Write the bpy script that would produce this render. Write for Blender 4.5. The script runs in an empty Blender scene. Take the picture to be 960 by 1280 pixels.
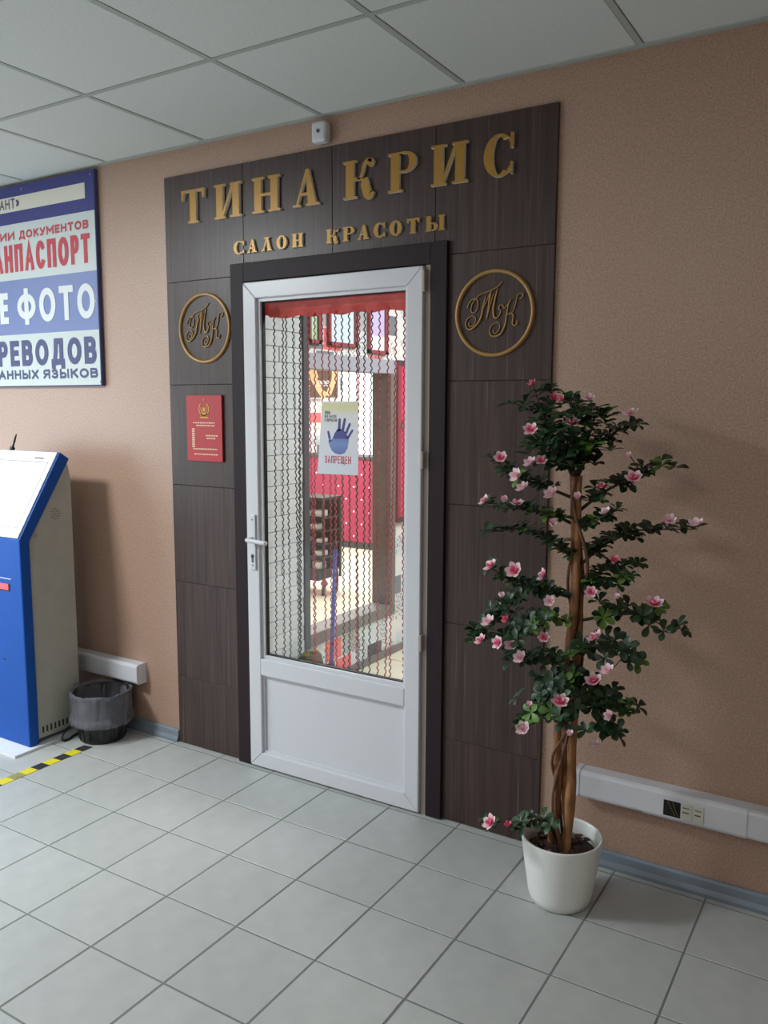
import bpy, bmesh, math, random
from mathutils import Vector, Matrix, noise as mnoise
random.seed(7)
C = bpy.context.scene.collection
scene = bpy.context.scene
PI = math.pi

# ------------------------------------------------------------------ camera
cam_data = bpy.data.cameras.new('camera')
cam = bpy.data.objects.new('camera', cam_data)
C.objects.link(cam)
YAW, PITCH, ROLL, FPX = -0.5513, -0.1265, 0.0036, 1042.18
Fv = Vector((math.sin(YAW)*math.cos(PITCH), math.cos(YAW)*math.cos(PITCH), math.sin(PITCH)))
Rv = Vector((math.cos(YAW), -math.sin(YAW), 0))
Uv = Rv.cross(Fv)
R2 = Rv*math.cos(ROLL)+Uv*math.sin(ROLL)
U2 = -Rv*math.sin(ROLL)+Uv*math.cos(ROLL)
mw = Matrix((R2, U2, -Fv)).transposed().to_4x4()
mw.translation = Vector((1.7169, -2.7085, 1.5775))
cam.matrix_world = mw
cam_data.sensor_fit = 'AUTO'
cam_data.sensor_width = 36
cam_data.lens = 36*FPX/1280
cam_data.clip_start = 0.02
scene.camera = cam
CAMP = mw.translation.copy()

# ------------------------------------------------------------------ world, light, exposure
world = bpy.data.worlds.new('world')
scene.world = world
world.use_nodes = True
bg = world.node_tree.nodes['Background']
bg.inputs[0].default_value = (0.80, 0.90, 1.0, 1)
bg.inputs[1].default_value = 1.0
scene.view_settings.view_transform = 'Standard'
scene.view_settings.look = 'None'
scene.view_settings.gamma = 1
scene.view_settings.exposure = -0.2
scene.view_settings.use_curve_mapping = False


def area(name, loc, target, sx, sy, power, col):
    d = bpy.data.lights.new(name, 'AREA')
    d.shape = 'RECTANGLE'
    d.size, d.size_y, d.energy, d.color = sx, sy, power, col
    o = bpy.data.objects.new(name, d)
    C.objects.link(o)
    o.location = loc
    o.rotation_euler = (Vector(target)-Vector(loc)).to_track_quat('-Z', 'Y').to_euler()
    return o


# daylight entering through the tall windows at the left end of the corridor
area('window_daylight', (-4.93, -2.75, 1.15), (0, -2.75, 1.10), 3.1, 1.6, 66, (0.82, 0.93, 1.0))
# lit panels in the corridor ceiling; the last added to brighten the right wall
LAMPS = [(-2.18, -2.1, 112), (-4.13, -2.1, 32), (0.67, -3.3, 20)]
for lx, ly, lw in LAMPS:
    area('ceiling_panel_light', (lx, ly, 2.655), (lx, ly, 0), 0.56, 0.56, lw, (0.92, 0.98, 1.0))
# area lights added under the salon ceiling to brighten the interior
area('salon_light_near', (0.6, 1.6, 2.6), (0.6, 1.6, 0), 1.6, 1.2, 95, (0.96, 0.98, 1.0))
area('salon_light_far', (-2.9, 3.4, 2.6), (-2.9, 3.4, 0), 1.8, 1.8, 190, (1.0, 0.98, 0.95))


# ------------------------------------------------------------------ helpers
def lin(c):
    return tuple(((v/255)/12.92 if v/255 <= 0.04045 else ((v/255+0.055)/1.055)**2.4) for v in c)


def mat(name, rgb, rough=0.5, metal=0.0, var=0.0, vscale=40.0, bump=0.0, bscale=60.0, rand=0.0, spec=0.5,
        stretch=(1, 1, 1), emit=0.0, alpha_trans=0.0):
    """procedural principled material; rgb in sRGB 0-255; var: noise variation of the colour"""
    m = bpy.data.materials.new(name)
    m.use_nodes = True
    nt = m.node_tree
    b = nt.nodes['Principled BSDF']
    col = lin(rgb)
    b.inputs['Base Color'].default_value = (*col, 1)
    b.inputs['Roughness'].default_value = rough
    b.inputs['Metallic'].default_value = metal
    b.inputs['Specular IOR Level'].default_value = spec
    src = None
    if var or bump:
        tc = nt.nodes.new('ShaderNodeTexCoord')
        mp = nt.nodes.new('ShaderNodeMapping')
        mp.inputs['Scale'].default_value = stretch
        nt.links.new(tc.outputs['Object'], mp.inputs['Vector'])
    if var:
        n = nt.nodes.new('ShaderNodeTexNoise')
        n.inputs['Scale'].default_value = vscale
        n.inputs['Detail'].default_value = 3
        nt.links.new(mp.outputs[0], n.inputs['Vector'])
        r = nt.nodes.new('ShaderNodeValToRGB')
        r.color_ramp.elements[0].position = 0.3
        r.color_ramp.elements[1].position = 0.7
        r.color_ramp.elements[0].color = (*[max(0, v*(1-var)) for v in col], 1)
        r.color_ramp.elements[1].color = (*[min(1, v*(1+var)) for v in col], 1)
        nt.links.new(n.outputs['Fac'], r.inputs['Fac'])
        src = r.outputs['Color']
    if rand:
        oi = nt.nodes.new('ShaderNodeObjectInfo')
        mr = nt.nodes.new('ShaderNodeMapRange')
        mr.inputs['To Min'].default_value = 1-rand
        mr.inputs['To Max'].default_value = 1+rand
        nt.links.new(oi.outputs['Random'], mr.inputs['Value'])
        hs = nt.nodes.new('ShaderNodeHueSaturation')
        hs.inputs['Color'].default_value = (*col, 1)
        if src:
            nt.links.new(src, hs.inputs['Color'])
        nt.links.new(mr.outputs[0], hs.inputs['Value'])
        src = hs.outputs['Color']
    if src:
        nt.links.new(src, b.inputs['Base Color'])
    if bump:
        n2 = nt.nodes.new('ShaderNodeTexNoise')
        n2.inputs['Scale'].default_value = bscale
        n2.inputs['Detail'].default_value = 4
        nt.links.new(mp.outputs[0], n2.inputs['Vector'])
        bp = nt.nodes.new('ShaderNodeBump')
        bp.inputs['Strength'].default_value = bump
        bp.inputs['Distance'].default_value = 0.004
        nt.links.new(n2.outputs['Fac'], bp.inputs['Height'])
        nt.links.new(bp.outputs[0], b.inputs['Normal'])
    if emit:
        b.inputs['Emission Color'].default_value = (*col, 1)
        b.inputs['Emission Strength'].default_value = emit
    return m


def wloc(o):
    v = Vector((0, 0, 0))
    while o is not None:
        v += o.location
        o = o.parent
    return v


def obj(name, bm, mats, parent=None, smooth=False, kind=None):
    me = bpy.data.meshes.new(name)
    if isinstance(bm, bmesh.types.BMesh):
        bm.normal_update()
        bm.to_mesh(me)
        bm.free()
    else:
        me = bm
    o = bpy.data.objects.new(name, me)
    C.objects.link(o)
    for m in (mats if isinstance(mats, (list, tuple)) else [mats]):
        me.materials.append(m)
    if smooth:
        me.polygons.foreach_set('use_smooth', [True]*len(me.polygons))
    if parent is not None:
        o.parent = parent
        o.location = -wloc(parent)          # parts are modelled in room coordinates
    if kind:
        o['kind'] = kind
    return o


def empty(name, loc=(0, 0, 0)):
    o = bpy.data.objects.new(name, None)
    C.objects.link(o)
    o.location = loc
    o.empty_display_size = 0.05
    return o


def tag(o, label, cat=None, group=None, kind=None):
    o['label'] = label
    if cat:
        o['category'] = cat
    if group:
        o['group'] = group
    if kind:
        o['kind'] = kind
    return o


def BM():
    return bmesh.new()


def box(bm, x0, x1, y0, y1, z0, z1, mi=0, M=None):
    vs = [Vector((x, y, z)) for x in (x0, x1) for y in (y0, y1) for z in (z0, z1)]
    if M:
        vs = [M @ v for v in vs]
    v = [bm.verts.new(p) for p in vs]
    for f in ((0, 1, 3, 2), (4, 6, 7, 5), (0, 4, 5, 1), (2, 3, 7, 6), (0, 2, 6, 4), (1, 5, 7, 3)):
        fc = bm.faces.new([v[i] for i in f])
        fc.material_index = mi
    return v


def bevel(bm, w=0.004, seg=2):
    bmesh.ops.bevel(bm, geom=list(bm.edges), offset=w, segments=seg, affect='EDGES', profile=0.5)
    return bm


def bbox(x0, x1, y0, y1, z0, z1, w=0.004, seg=2, M=None):
    bm = BM()
    box(bm, x0, x1, y0, y1, z0, z1, M=M)
    bmesh.ops.recalc_face_normals(bm, faces=bm.faces)
    return bevel(bm, w, seg)


def cr(pts, n=8):
    """Catmull-Rom resampling"""
    P = [Vector(p) for p in pts]
    if len(P) < 3:
        return [P[0].lerp(P[1], i/n) for i in range(n+1)]
    P = [P[0]*2-P[1]]+P+[P[-1]*2-P[-2]]
    out = []
    for i in range(1, len(P)-2):
        a, b, c, d = P[i-1:i+3]
        for k in range(n):
            t = k/n
            out.append(0.5*((2*b)+(c-a)*t+(2*a-5*b+4*c-d)*t*t+(3*b-a-3*c+d)*t**3))
    out.append(P[-2])
    return out


def tube(bm, pts, rad, sides=8, mi=0, flat=None, cap=True):
    """sweep a circle along pts; rad a number, list or function of t; flat=(axis, factor) flattens"""
    n = len(pts)
    rings = []
    up = Vector((0.13, 0.21, 0.97))
    nrm = None
    for i, p in enumerate(pts):
        t = (pts[min(i+1, n-1)]-pts[max(i-1, 0)]).normalized()
        if nrm is None:
            nrm = t.cross(up)
            if nrm.length < 1e-3:
                nrm = t.cross(Vector((1, 0, 0)))
        nrm = (nrm-t*nrm.dot(t)).normalized()
        bn = t.cross(nrm)
        r = rad(i/(n-1)) if callable(rad) else (rad[i] if isinstance(rad, list) else rad)
        ring = []
        for k in range(sides):
            a = 2*PI*k/sides
            d = nrm*math.cos(a)*r+bn*math.sin(a)*r
            if flat:
                d[flat[0]] *= flat[1]
            ring.append(bm.verts.new(p+d))
        rings.append(ring)
    for a, b in zip(rings[:-1], rings[1:]):
        for k in range(sides):
            f = bm.faces.new((a[k], a[(k+1) % sides], b[(k+1) % sides], b[k]))
            f.material_index = mi
    if cap:
        for rr in (rings[0][::-1], rings[-1]):
            f = bm.faces.new(rr)
            f.material_index = mi


def lathe(bm, prof, c=(0, 0, 0), seg=40, mi=0, wob=None):
    """prof: list of (r, z)"""
    rings = []
    for j, (r, z) in enumerate(prof):
        ring = []
        for k in range(seg):
            a = 2*PI*k/seg
            rr, zz = (wob(r, z, a, j) if wob else (r, z))
            ring.append(bm.verts.new((c[0]+rr*math.cos(a), c[1]+rr*math.sin(a), c[2]+zz)))
        rings.append(ring)
    for a, b in zip(rings[:-1], rings[1:]):
        for k in range(seg):
            f = bm.faces.new((a[k], a[(k+1) % seg], b[(k+1) % seg], b[k]))
            f.material_index = mi
    return rings


def prism_xz(bm, poly, y0, y1, mf=0, ms=0):
    """extrude an x-z polygon from y0 (front) to y1 (back)"""
    area2 = sum(a[0]*b[1]-b[0]*a[1] for a, b in zip(poly, poly[1:]+poly[:1]))
    if area2 < 0:
        poly = poly[::-1]
    f = [bm.verts.new((x, y0, z)) for x, z in poly]
    b = [bm.verts.new((x, y1, z)) for x, z in poly]
    n = len(poly)
    fc = bm.faces.new(f)
    fc.material_index = mf
    fc = bm.faces.new(b[::-1])
    fc.material_index = ms
    for i in range(n):
        fc = bm.faces.new((f[i], b[i], b[(i+1) % n], f[(i+1) % n]))
        fc.material_index = ms


def prism_yz(bm, poly, x0, x1, mi=0):
    f = [bm.verts.new((x0, y, z)) for y, z in poly]
    b = [bm.verts.new((x1, y, z)) for y, z in poly]
    n = len(poly)
    fs = [bm.faces.new(f), bm.faces.new(b[::-1])]
    for i in range(n):
        fs.append(bm.faces.new((f[i], b[i], b[(i+1) % n], f[(i+1) % n])))
    for q in fs:
        q.material_index = mi
    bmesh.ops.recalc_face_normals(bm, faces=fs)


def disc_poly(cx, cz, rx, rz, n=16):
    return [(cx+rx*math.cos(2*PI*i/n), cz+rz*math.sin(2*PI*i/n)) for i in range(n)]


def arcp(cx, cy, rx, ry, a0, a1, n=10):
    return [(cx+rx*math.cos(math.radians(a0+(a1-a0)*i/n)), cy+ry*math.sin(math.radians(a0+(a1-a0)*i/n))) for i in range(n+1)]


# plain sans capitals as pen strokes in a unit box: (relative width, strokes)
STROKES = {
    'А': (.85, [[(0, 0), (.5, 1), (1, 0)], [(.2, .33), (.8, .33)]]),
    'Б': (.75, [[(.9, 1), (0, 1), (0, 0), (.6, 0)]+arcp(.62, .28, .38, .28, -90, 90)+[(0, .56)]]),
    'В': (.75, [[(.55, .53), (0, .53), (0, 1), (.58, 1)]+arcp(.6, .765, .33, .235, 90, -90)+[(.3, .53)], [(0, .53), (0, 0), (.6, 0)]+arcp(.62, .265, .38, .265, -90, 90)]),
    'Д': (.9, [[(0, -.2), (0, 0), (1, 0), (1, -.2)], [(.14, 0), (.28, .5), (.32, 1), (.86, 1), (.86, 0)]]),
    'Е': (.65, [[(1, 1), (0, 1), (0, 0), (1, 0)], [(0, .52), (.88, .52)]]),
    'З': (.7, [arcp(.45, .76, .45, .24, 150, -80)+[(.35, .53)], [(.35, .53)]+arcp(.48, .265, .5, .265, 90, -155)]),
    'И': (.8, [[(0, 1), (0, 0), (1, 1), (1, 0)]]),
    'К': (.75, [[(0, 0), (0, 1)], [(.95, 1), (.04, .46)], [(.34, .62), (1, 0)]]),
    'М': (1.0, [[(0, 0), (0, 1), (.5, .3), (1, 1), (1, 0)]]),
    'Н': (.78, [[(0, 0), (0, 1)], [(1, 0), (1, 1)], [(0, .52), (1, .52)]]),
    'О': (.9, [arcp(.5, .5, .5, .5, 90, 450, 24)]),
    'П': (.78, [[(0, 0), (0, 1), (1, 1), (1, 0)]]),
    'Р': (.7, [[(0, 0), (0, 1), (.55, 1)]+arcp(.6, .73, .4, .27, 90, -90)+[(0, .46)]]),
    'С': (.85, [arcp(.5, .5, .5, .5, 42, 318, 18)]),
    'Т': (.75, [[(0, 1), (1, 1)], [(.5, 1), (.5, 0)]]),
    'У': (.78, [[(0, 1), (.5, .36)], [(1, 1), (.46, .1), (.32, 0), (.08, 0)]]),
    'Ф': (1.05, [arcp(.5, .5, .5, .36, 90, 450, 24), [(.5, -.06), (.5, 1.06)]]),
    'Х': (.8, [[(0, 0), (1, 1)], [(0, 1), (1, 0)]]),
    'Ч': (.72, [[(0, 1), (0, .62), (.1, .46), (.35, .42), (1, .46)], [(1, 1), (1, 0)]]),
    'Щ': (1.1, [[(0, 1), (0, 0), (.9, 0), (.9, 1)], [(.45, 1), (.45, 0)], [(.9, 0), (1.03, 0), (1.03, -.2)]]),
    'Ы': (.95, [[(0, 1), (0, 0), (.38, 0)]+arcp(.4, .28, .27, .28, -90, 90)+[(0, .56)], [(1, 0), (1, 1)]]),
    'Я': (.72, [[(1, 0), (1, 1), (.45, 1)]+arcp(.4, .73, .4, .27, 90, 270)+[(1, .46)], [(.5, .46), (0, 0)]]),
    '»': (.6, [[(0, .75), (.4, .45), (0, .15)], [(.55, .75), (.95, .45), (.55, .15)]]),
    ' ': (.4, []),
}


def text_part(name, body, x0, x1, z0, z1, y, m, parent, hw):
    """flat printed lettering fitted to a rectangle of a vertical wall (x-z), facing -y; hw = half stroke width in metres"""
    gap = .2
    tot = sum(STROKES[c][0] for c in body)+gap*(len(body)-1)
    sc = (x1-x0)/tot
    vs, fs = [], []
    x = x0
    lev = 0
    for c in body:
        w, strokes = STROKES[c]
        for st in strokes:
            lev += 1
            P = [Vector((x+hw+(w*sc-2*hw)*u, z0+hw+(z1-z0-2*hw)*v)) for u, v in st]
            P = [p for i, p in enumerate(P) if i == 0 or (p-P[i-1]).length > 1e-6]
            closed = (P[0]-P[-1]).length < 1e-5
            n = len(P)
            n0 = len(vs)
            for i, p in enumerate(P):
                a = P[i-1] if i else (P[-2] if closed else None)
                b = P[i+1] if i < n-1 else (P[1] if closed else None)
                d0 = (p-a).normalized() if a is not None else (b-p).normalized()
                d1 = (b-p).normalized() if b is not None else d0
                n_0, n_1 = Vector((-d0.y, d0.x)), Vector((-d1.y, d1.x))
                mt = (n_0+n_1)
                mt = mt.normalized() if mt.length > 1e-4 else n_0
                k = hw/max(.45, mt.dot(n_0))
                e = Vector((0, 0))
                if not closed and i in (0, n-1):
                    e = (d1*-hw if i == 0 else d0*hw)
                q1, q2 = p+mt*k+e, p-mt*k+e
                yy = y-.00012*(lev % 6)-.000012*i
                vs += [(q1.x, yy, q1.y), (q2.x, yy, q2.y)]
            for i in range(n-1):
                a = n0+2*i
                fs.append((a, a+1, a+3, a+2))
        x += (w+gap)*sc
    me = bpy.data.meshes.new(name)
    me.from_pydata(vs, [], fs)
    return obj(name, me, m, parent)



# ------------------------------------------------------------------ materials
WALLP = mat('speckled_wallpaper', (171, 139, 120), 0.4, var=0.27, vscale=170, bump=0.18, bscale=190, spec=0.9)
CEIL = mat('ceiling_panel_white', (212, 219, 217), 0.9, var=0.04, vscale=90, rand=0.02)
GRID = mat('ceiling_grid_grey', (172, 179, 175), 0.6)
TILE = mat('floor_tile_beige', (182, 185, 183), 0.42, var=0.05, vscale=14, rand=0.03)
GROUT = mat('grout_grey', (122, 126, 123), 0.9)
WHITEWALL = mat('painted_white', (214, 216, 214), 0.8)
BASEB = mat('plastic_skirting_grey', (122, 134, 145), 0.45)
CASING = mat('dark_laminate_casing', (42, 33, 37), 0.5, spec=0.2, var=0.12, vscale=20, stretch=(6, 6, 0.3))
PVC = mat('white_pvc', (212, 214, 220), 0.3)
PVC2 = mat('aged_beige_pvc', (176, 165, 156), 0.4)
GASKET = mat('black_rubber', (28, 30, 34), 0.6)
STEEL = mat('brushed_steel', (170, 172, 175), 0.35, metal=1.0)
DARKHOLE = mat('dark_recess', (14, 14, 16), 0.7)
GOLD = mat('gold_acrylic', (166, 124, 50), 0.35, metal=0.25)
GOLDEDGE = mat('pale_letter_edge', (232, 224, 206), 0.5)
GOLDTUBE = mat('bronze_gold_paint', (160, 124, 72), 0.4, metal=0.3)
RED = mat('red_card', (176, 42, 48), 0.45)
CREAMINK = mat('cream_ink', (226, 196, 170), 0.7)
GOLDINK = mat('gold_ink', (206, 160, 80), 0.6)
WHITEPAPER = mat('white_paper', (222, 226, 230), 0.7)
NAVY = mat('navy_print', (50, 54, 124), 0.5)
BLUEBAND = mat('blue_print_band', (112, 128, 178), 0.35)
SIGNWHITE = mat('sign_white_print', (196, 206, 206), 0.35)
SIGNLET = mat('white_letter_print', (218, 224, 226), 0.5)
SIGNRED = mat('red_print', (190, 60, 74), 0.5)
SIGNDARK = mat('dark_blue_print', (66, 72, 118), 0.5)
SIGNCREAM = mat('cream_print', (214, 212, 200), 0.5)
SIGNGREY = mat('grey_print', (84, 84, 96), 0.5)
KBLUE = mat('kiosk_blue_paint', (16, 80, 168), 0.5, spec=0.25, var=0.04, vscale=300)
KGREY = mat('kiosk_grey_paint', (176, 176, 166), 0.5, var=0.05, vscale=12)
KWHITE = mat('kiosk_white_panel', (232, 236, 240), 0.3)
SCREEN = mat('lit_screen', (250, 252, 255), 0.2, emit=0.9)
KRED = mat('red_led_slot', (255, 84, 90), 0.4, emit=0.7)
BLACKPL = mat('black_plastic', (26, 26, 28), 0.45)
YELLOW = mat('yellow_tape', (226, 212, 40), 0.5, var=0.08, vscale=60)
BLACKT = mat('black_tape', (52, 52, 56), 0.5)
WORNT = mat('worn_tape', (150, 148, 90), 0.7, var=0.25, vscale=120)
POTW = mat('white_ceramic_pot', (236, 239, 236), 0.32)
SOIL = mat('dark_bark_soil', (60, 42, 38), 0.9, var=0.4, vscale=80)
BARK = mat('brown_trunk', (150, 104, 66), 0.65, var=0.35, vscale=30, stretch=(3, 3, 0.7), bump=0.5, bscale=50)
VINE = mat('brown_vine', (104, 68, 50), 0.6, var=0.25, vscale=40)
TWIG = mat('green_brown_twig', (58, 50, 38), 0.7)
LEAFS = [mat('leaf_dark_green', (40, 68, 42), 0.42, rand=0.25), mat('leaf_deep_green', (52, 80, 52), 0.4, rand=0.25),
         mat('leaf_bright_green', (98, 136, 58), 0.45, rand=0.2)]
SALONFL = mat('salon_floor_cream', (226, 222, 196), 0.35)
BRICKW = mat('white_painted_brick', (196, 204, 206), 0.6, var=0.05, vscale=25, bump=0.5, bscale=30, rand=0.04)
BRICKJ = mat('brick_joint_grey', (190, 197, 200), 0.9)
POSTD = mat('dark_slate_post', (62, 64, 74), 0.5)
FRAMEBR = mat('brown_frame_wood', (112, 103, 99), 0.5, var=0.1, vscale=30, stretch=(1, 0.2, 0.2))
BANDGREY = mat('grey_band_paint', (158, 160, 172), 0.6)
PICFRAME = mat('dull_red_picture_frame', (146, 62, 72), 0.45)
STRINGB = mat('black_curtain_thread', (30, 34, 38), 0.6)
STRINGR = mat('red_curtain_thread', (168, 36, 58), 0.55)
HEADER = mat('red_curtain_band', (222, 66, 60), 0.6, var=0.12, vscale=40)
MAGENTA = mat('crimson_quilted_leather', (160, 44, 78), 0.4)
PINKPANEL = mat('pink_red_panel', (226, 50, 100), 0.4)
RHINE = mat('rhinestone', (255, 240, 240), 0.1, emit=0.6)  # sparkle put in as a faint glow of the stones
DESKTOP = mat('dark_plinth_grey', (66, 62, 64), 0.6)
WINLIT = mat('lit_window_curtain', (255, 252, 253), 0.6, emit=1.2)
WINPINK = mat('lit_pink_curtain', (255, 214, 222), 0.6, emit=1.0)
MOPBLUE = mat('blue_pole', (44, 76, 168), 0.35)
OLIVE = mat('olive_bag', (74, 70, 46), 0.7, var=0.2, vscale=30)
PEACH = mat('cream_curl_print', (226, 186, 140), 0.6)
POSTBR = mat('brown_poster_print', (96, 76, 64), 0.5)


def print_mat(name, rgb):
    return mat(name, rgb, 0.4)


def nodes_of(m):
    nt = m.node_tree
    return nt, nt.nodes['Principled BSDF']


# dark cladding tile: vertical wenge streaks
CLAD = mat('dark_streaked_tile', (60, 48, 46), 0.38)
nt, b = nodes_of(CLAD)
tc = nt.nodes.new('ShaderNodeTexCoord')
oi = nt.nodes.new('ShaderNodeObjectInfo')
add = nt.nodes.new('ShaderNodeVectorMath')
add.operation = 'ADD'
nt.links.new(tc.outputs['Object'], add.inputs[0])
nt.links.new(oi.outputs['Random'], add.inputs[1])
cols = []
for sx, sz, det in ((75, 1.6, 4), (240, 2.4, 2)):
    mp = nt.nodes.new('ShaderNodeMapping')
    mp.inputs['Scale'].default_value = (sx, 1, sz)
    nt.links.new(add.outputs[0], mp.inputs['Vector'])
    n = nt.nodes.new('ShaderNodeTexNoise')
    n.inputs['Scale'].default_value = 1
    n.inputs['Detail'].default_value = det
    nt.links.new(mp.outputs[0], n.inputs['Vector'])
    cols.append(n.outputs['Fac'])
r1 = nt.nodes.new('ShaderNodeValToRGB')
r1.color_ramp.elements[0].position, r1.color_ramp.elements[1].position = 0.3, 0.72
r1.color_ramp.elements[0].color = (*lin((45, 32, 30)), 1)
r1.color_ramp.elements[1].color = (*lin((72, 53, 48)), 1)
nt.links.new(cols[0], r1.inputs['Fac'])
r2 = nt.nodes.new('ShaderNodeValToRGB')
r2.color_ramp.elements[0].position, r2.color_ramp.elements[1].position = 0.62, 0.72
r2.color_ramp.elements[0].color = (0, 0, 0, 1)
r2.color_ramp.elements[1].color = (0.5, 0.5, 0.5, 1)
nt.links.new(cols[1], r2.inputs['Fac'])
mx = nt.nodes.new('ShaderNodeMix')
mx.data_type = 'RGBA'
nt.links.new(r2.outputs['Color'], mx.inputs['Factor'])
nt.links.new(r1.outputs['Color'], mx.inputs['A'])
mx.inputs['B'].default_value = (*lin((122, 104, 96)), 1)
nt.links.new(mx.outputs['Result'], b.inputs['Base Color'])


# collage wallpaper: patchwork of white, grey, coral and newsprint cells
def collage(name, axis):
    m = mat(name, (220, 220, 220), 0.6)
    nt, b = nodes_of(m)
    tc = nt.nodes.new('ShaderNodeTexCoord')
    sp = nt.nodes.new('ShaderNodeSeparateXYZ')
    cb = nt.nodes.new('ShaderNodeCombineXYZ')
    nt.links.new(tc.outputs['Object'], sp.inputs[0])
    nt.links.new(sp.outputs[axis], cb.inputs[0])
    nt.links.new(sp.outputs[2], cb.inputs[1])
    br = nt.nodes.new('ShaderNodeTexBrick')
    br.inputs['Scale'].default_value = 1
    br.inputs['Brick Width'].default_value = 0.17
    br.inputs['Row Height'].default_value = 0.125
    br.inputs['Mortar Size'].default_value = 0.004
    br.inputs['Color1'].default_value = (0, 0, 0, 1)
    br.inputs['Color2'].default_value = (1, 1, 1, 1)
    br.inputs['Mortar'].default_value = (0.1, 0.1, 0.1, 1)
    br.offset = 0.4
    nt.links.new(cb.outputs[0], br.inputs['Vector'])
    r = nt.nodes.new('ShaderNodeValToRGB')
    r.color_ramp.interpolation = 'CONSTANT'
    cr_ = r.color_ramp
    cr_.elements[0].position, cr_.elements[0].color = 0, (*lin((222, 224, 224)), 1)
    cr_.elements[1].position, cr_.elements[1].color = 0.34, (*lin((120, 124, 130)), 1)
    for p, c in ((0.48, (232, 112, 112)), (0.57, (204, 214, 218)), (0.70, (70, 66, 70)), (0.78, (228, 226, 222)), (0.9, (170, 170, 172))):
        e = cr_.elements.new(p)
        e.color = (*lin(c), 1)
    nt.links.new(br.outputs['Color'], r.inputs['Fac'])
    n = nt.nodes.new('ShaderNodeTexNoise')
    n.inputs['Scale'].default_value = 75
    n.inputs['Detail'].default_value = 2
    nt.links.new(cb.outputs[0], n.inputs['Vector'])
    big = nt.nodes.new('ShaderNodeTexNoise')
    big.inputs['Scale'].default_value = 5
    nt.links.new(cb.outputs[0], big.inputs['Vector'])
    g = nt.nodes.new('ShaderNodeMath')
    g.operation = 'GREATER_THAN'
    g.inputs[1].default_value = 0.56
    nt.links.new(n.outputs['Fac'], g.inputs[0])
    g2 = nt.nodes.new('ShaderNodeMath')
    g2.operation = 'GREATER_THAN'
    g2.inputs[1].default_value = 0.52
    nt.links.new(big.outputs['Fac'], g2.inputs[0])
    mu = nt.nodes.new('ShaderNodeMath')
    mu.operation = 'MULTIPLY'
    nt.links.new(g.outputs[0], mu.inputs[0])
    nt.links.new(g2.outputs[0], mu.inputs[1])
    mx = nt.nodes.new('ShaderNodeMix')
    mx.data_type = 'RGBA'
    nt.links.new(mu.outputs[0], mx.inputs['Factor'])
    nt.links.new(r.outputs['Color'], mx.inputs['A'])
    mx.inputs['B'].default_value = (*lin((128, 104, 106)), 1)
    nt.links.new(mx.outputs['Result'], b.inputs['Base Color'])
    return m


COLLY = collage('collage_wallpaper_side', 1)
COLLX = collage('collage_wallpaper_back', 0)

# salon floor with thin red joints
nt, b = nodes_of(SALONFL)
tc = nt.nodes.new('ShaderNodeTexCoord')
br = nt.nodes.new('ShaderNodeTexBrick')
br.offset = 0
br.inputs['Scale'].default_value = 1
br.inputs['Brick Width'].default_value = 1.22
br.inputs['Row Height'].default_value = 0.82
br.inputs['Mortar Size'].default_value = 0.006
br.inputs['Color1'].default_value = (*lin((226, 222, 198)), 1)
br.inputs['Color2'].default_value = (*lin((230, 226, 206)), 1)
br.inputs['Mortar'].default_value = (*lin((214, 110, 100)), 1)
nt.links.new(tc.outputs['Object'], br.inputs['Vector'])
nt.links.new(br.outputs['Color'], b.inputs['Base Color'])


# window glass: mostly clear, with a fresnel reflection
def glass(name, tint=(0.97, 0.985, 0.98), gl=0.06, rough=0.02):
    m = bpy.data.materials.new(name)
    m.use_nodes = True
    nt = m.node_tree
    nt.nodes.remove(nt.nodes['Principled BSDF'])
    out = nt.nodes['Material Output']
    tr = nt.nodes.new('ShaderNodeBsdfTransparent')
    tr.inputs[0].default_value = (*tint, 1)
    g = nt.nodes.new('ShaderNodeBsdfGlossy')
    g.inputs['Roughness'].default_value = rough
    lw = nt.nodes.new('ShaderNodeLayerWeight')
    lw.inputs['Blend'].default_value = 0.15
    mr = nt.nodes.new('ShaderNodeMapRange')
    mr.inputs['To Min'].default_value = gl
    mr.inputs['To Max'].default_value = 0.6
    nt.links.new(lw.outputs['Fresnel'], mr.inputs['Value'])
    mx = nt.nodes.new('ShaderNodeMixShader')
    nt.links.new(mr.outputs[0], mx.inputs[0])
    nt.links.new(tr.outputs[0], mx.inputs[1])
    nt.links.new(g.outputs[0], mx.inputs[2])
    nt.links.new(mx.outputs[0], out.inputs['Surface'])
    return m


GLASS = glass('door_glass', gl=0.05)


# thin grey translucent bin liner
LINER = bpy.data.materials.new('grey_plastic_film')
LINER.use_nodes = True
nt, b = nodes_of(LINER)
b.inputs['Base Color'].default_value = (*lin((150, 150, 160)), 1)
b.inputs['Roughness'].default_value = 0.10
tr = nt.nodes.new('ShaderNodeBsdfTransparent')
tr.inputs[0].default_value = (0.8, 0.8, 0.84, 1)
mx = nt.nodes.new('ShaderNodeMixShader')
mx.inputs[0].default_value = 0.42
nt.links.new(tr.outputs[0], mx.inputs[1])
nt.links.new(b.outputs[0], mx.inputs[2])
nt.links.new(mx.outputs[0], nt.nodes['Material Output'].inputs['Surface'])
tc = nt.nodes.new('ShaderNodeTexCoord')
n = nt.nodes.new('ShaderNodeTexNoise')
n.inputs['Scale'].default_value = 32
n.inputs['Detail'].default_value = 4
bp = nt.nodes.new('ShaderNodeBump')
bp.inputs['Strength'].default_value = 0.85
bp.inputs['Distance'].default_value = 0.01
nt.links.new(tc.outputs['Object'], n.inputs['Vector'])
nt.links.new(n.outputs['Fac'], bp.inputs['Height'])
nt.links.new(bp.outputs[0], b.inputs['Normal'])


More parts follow.
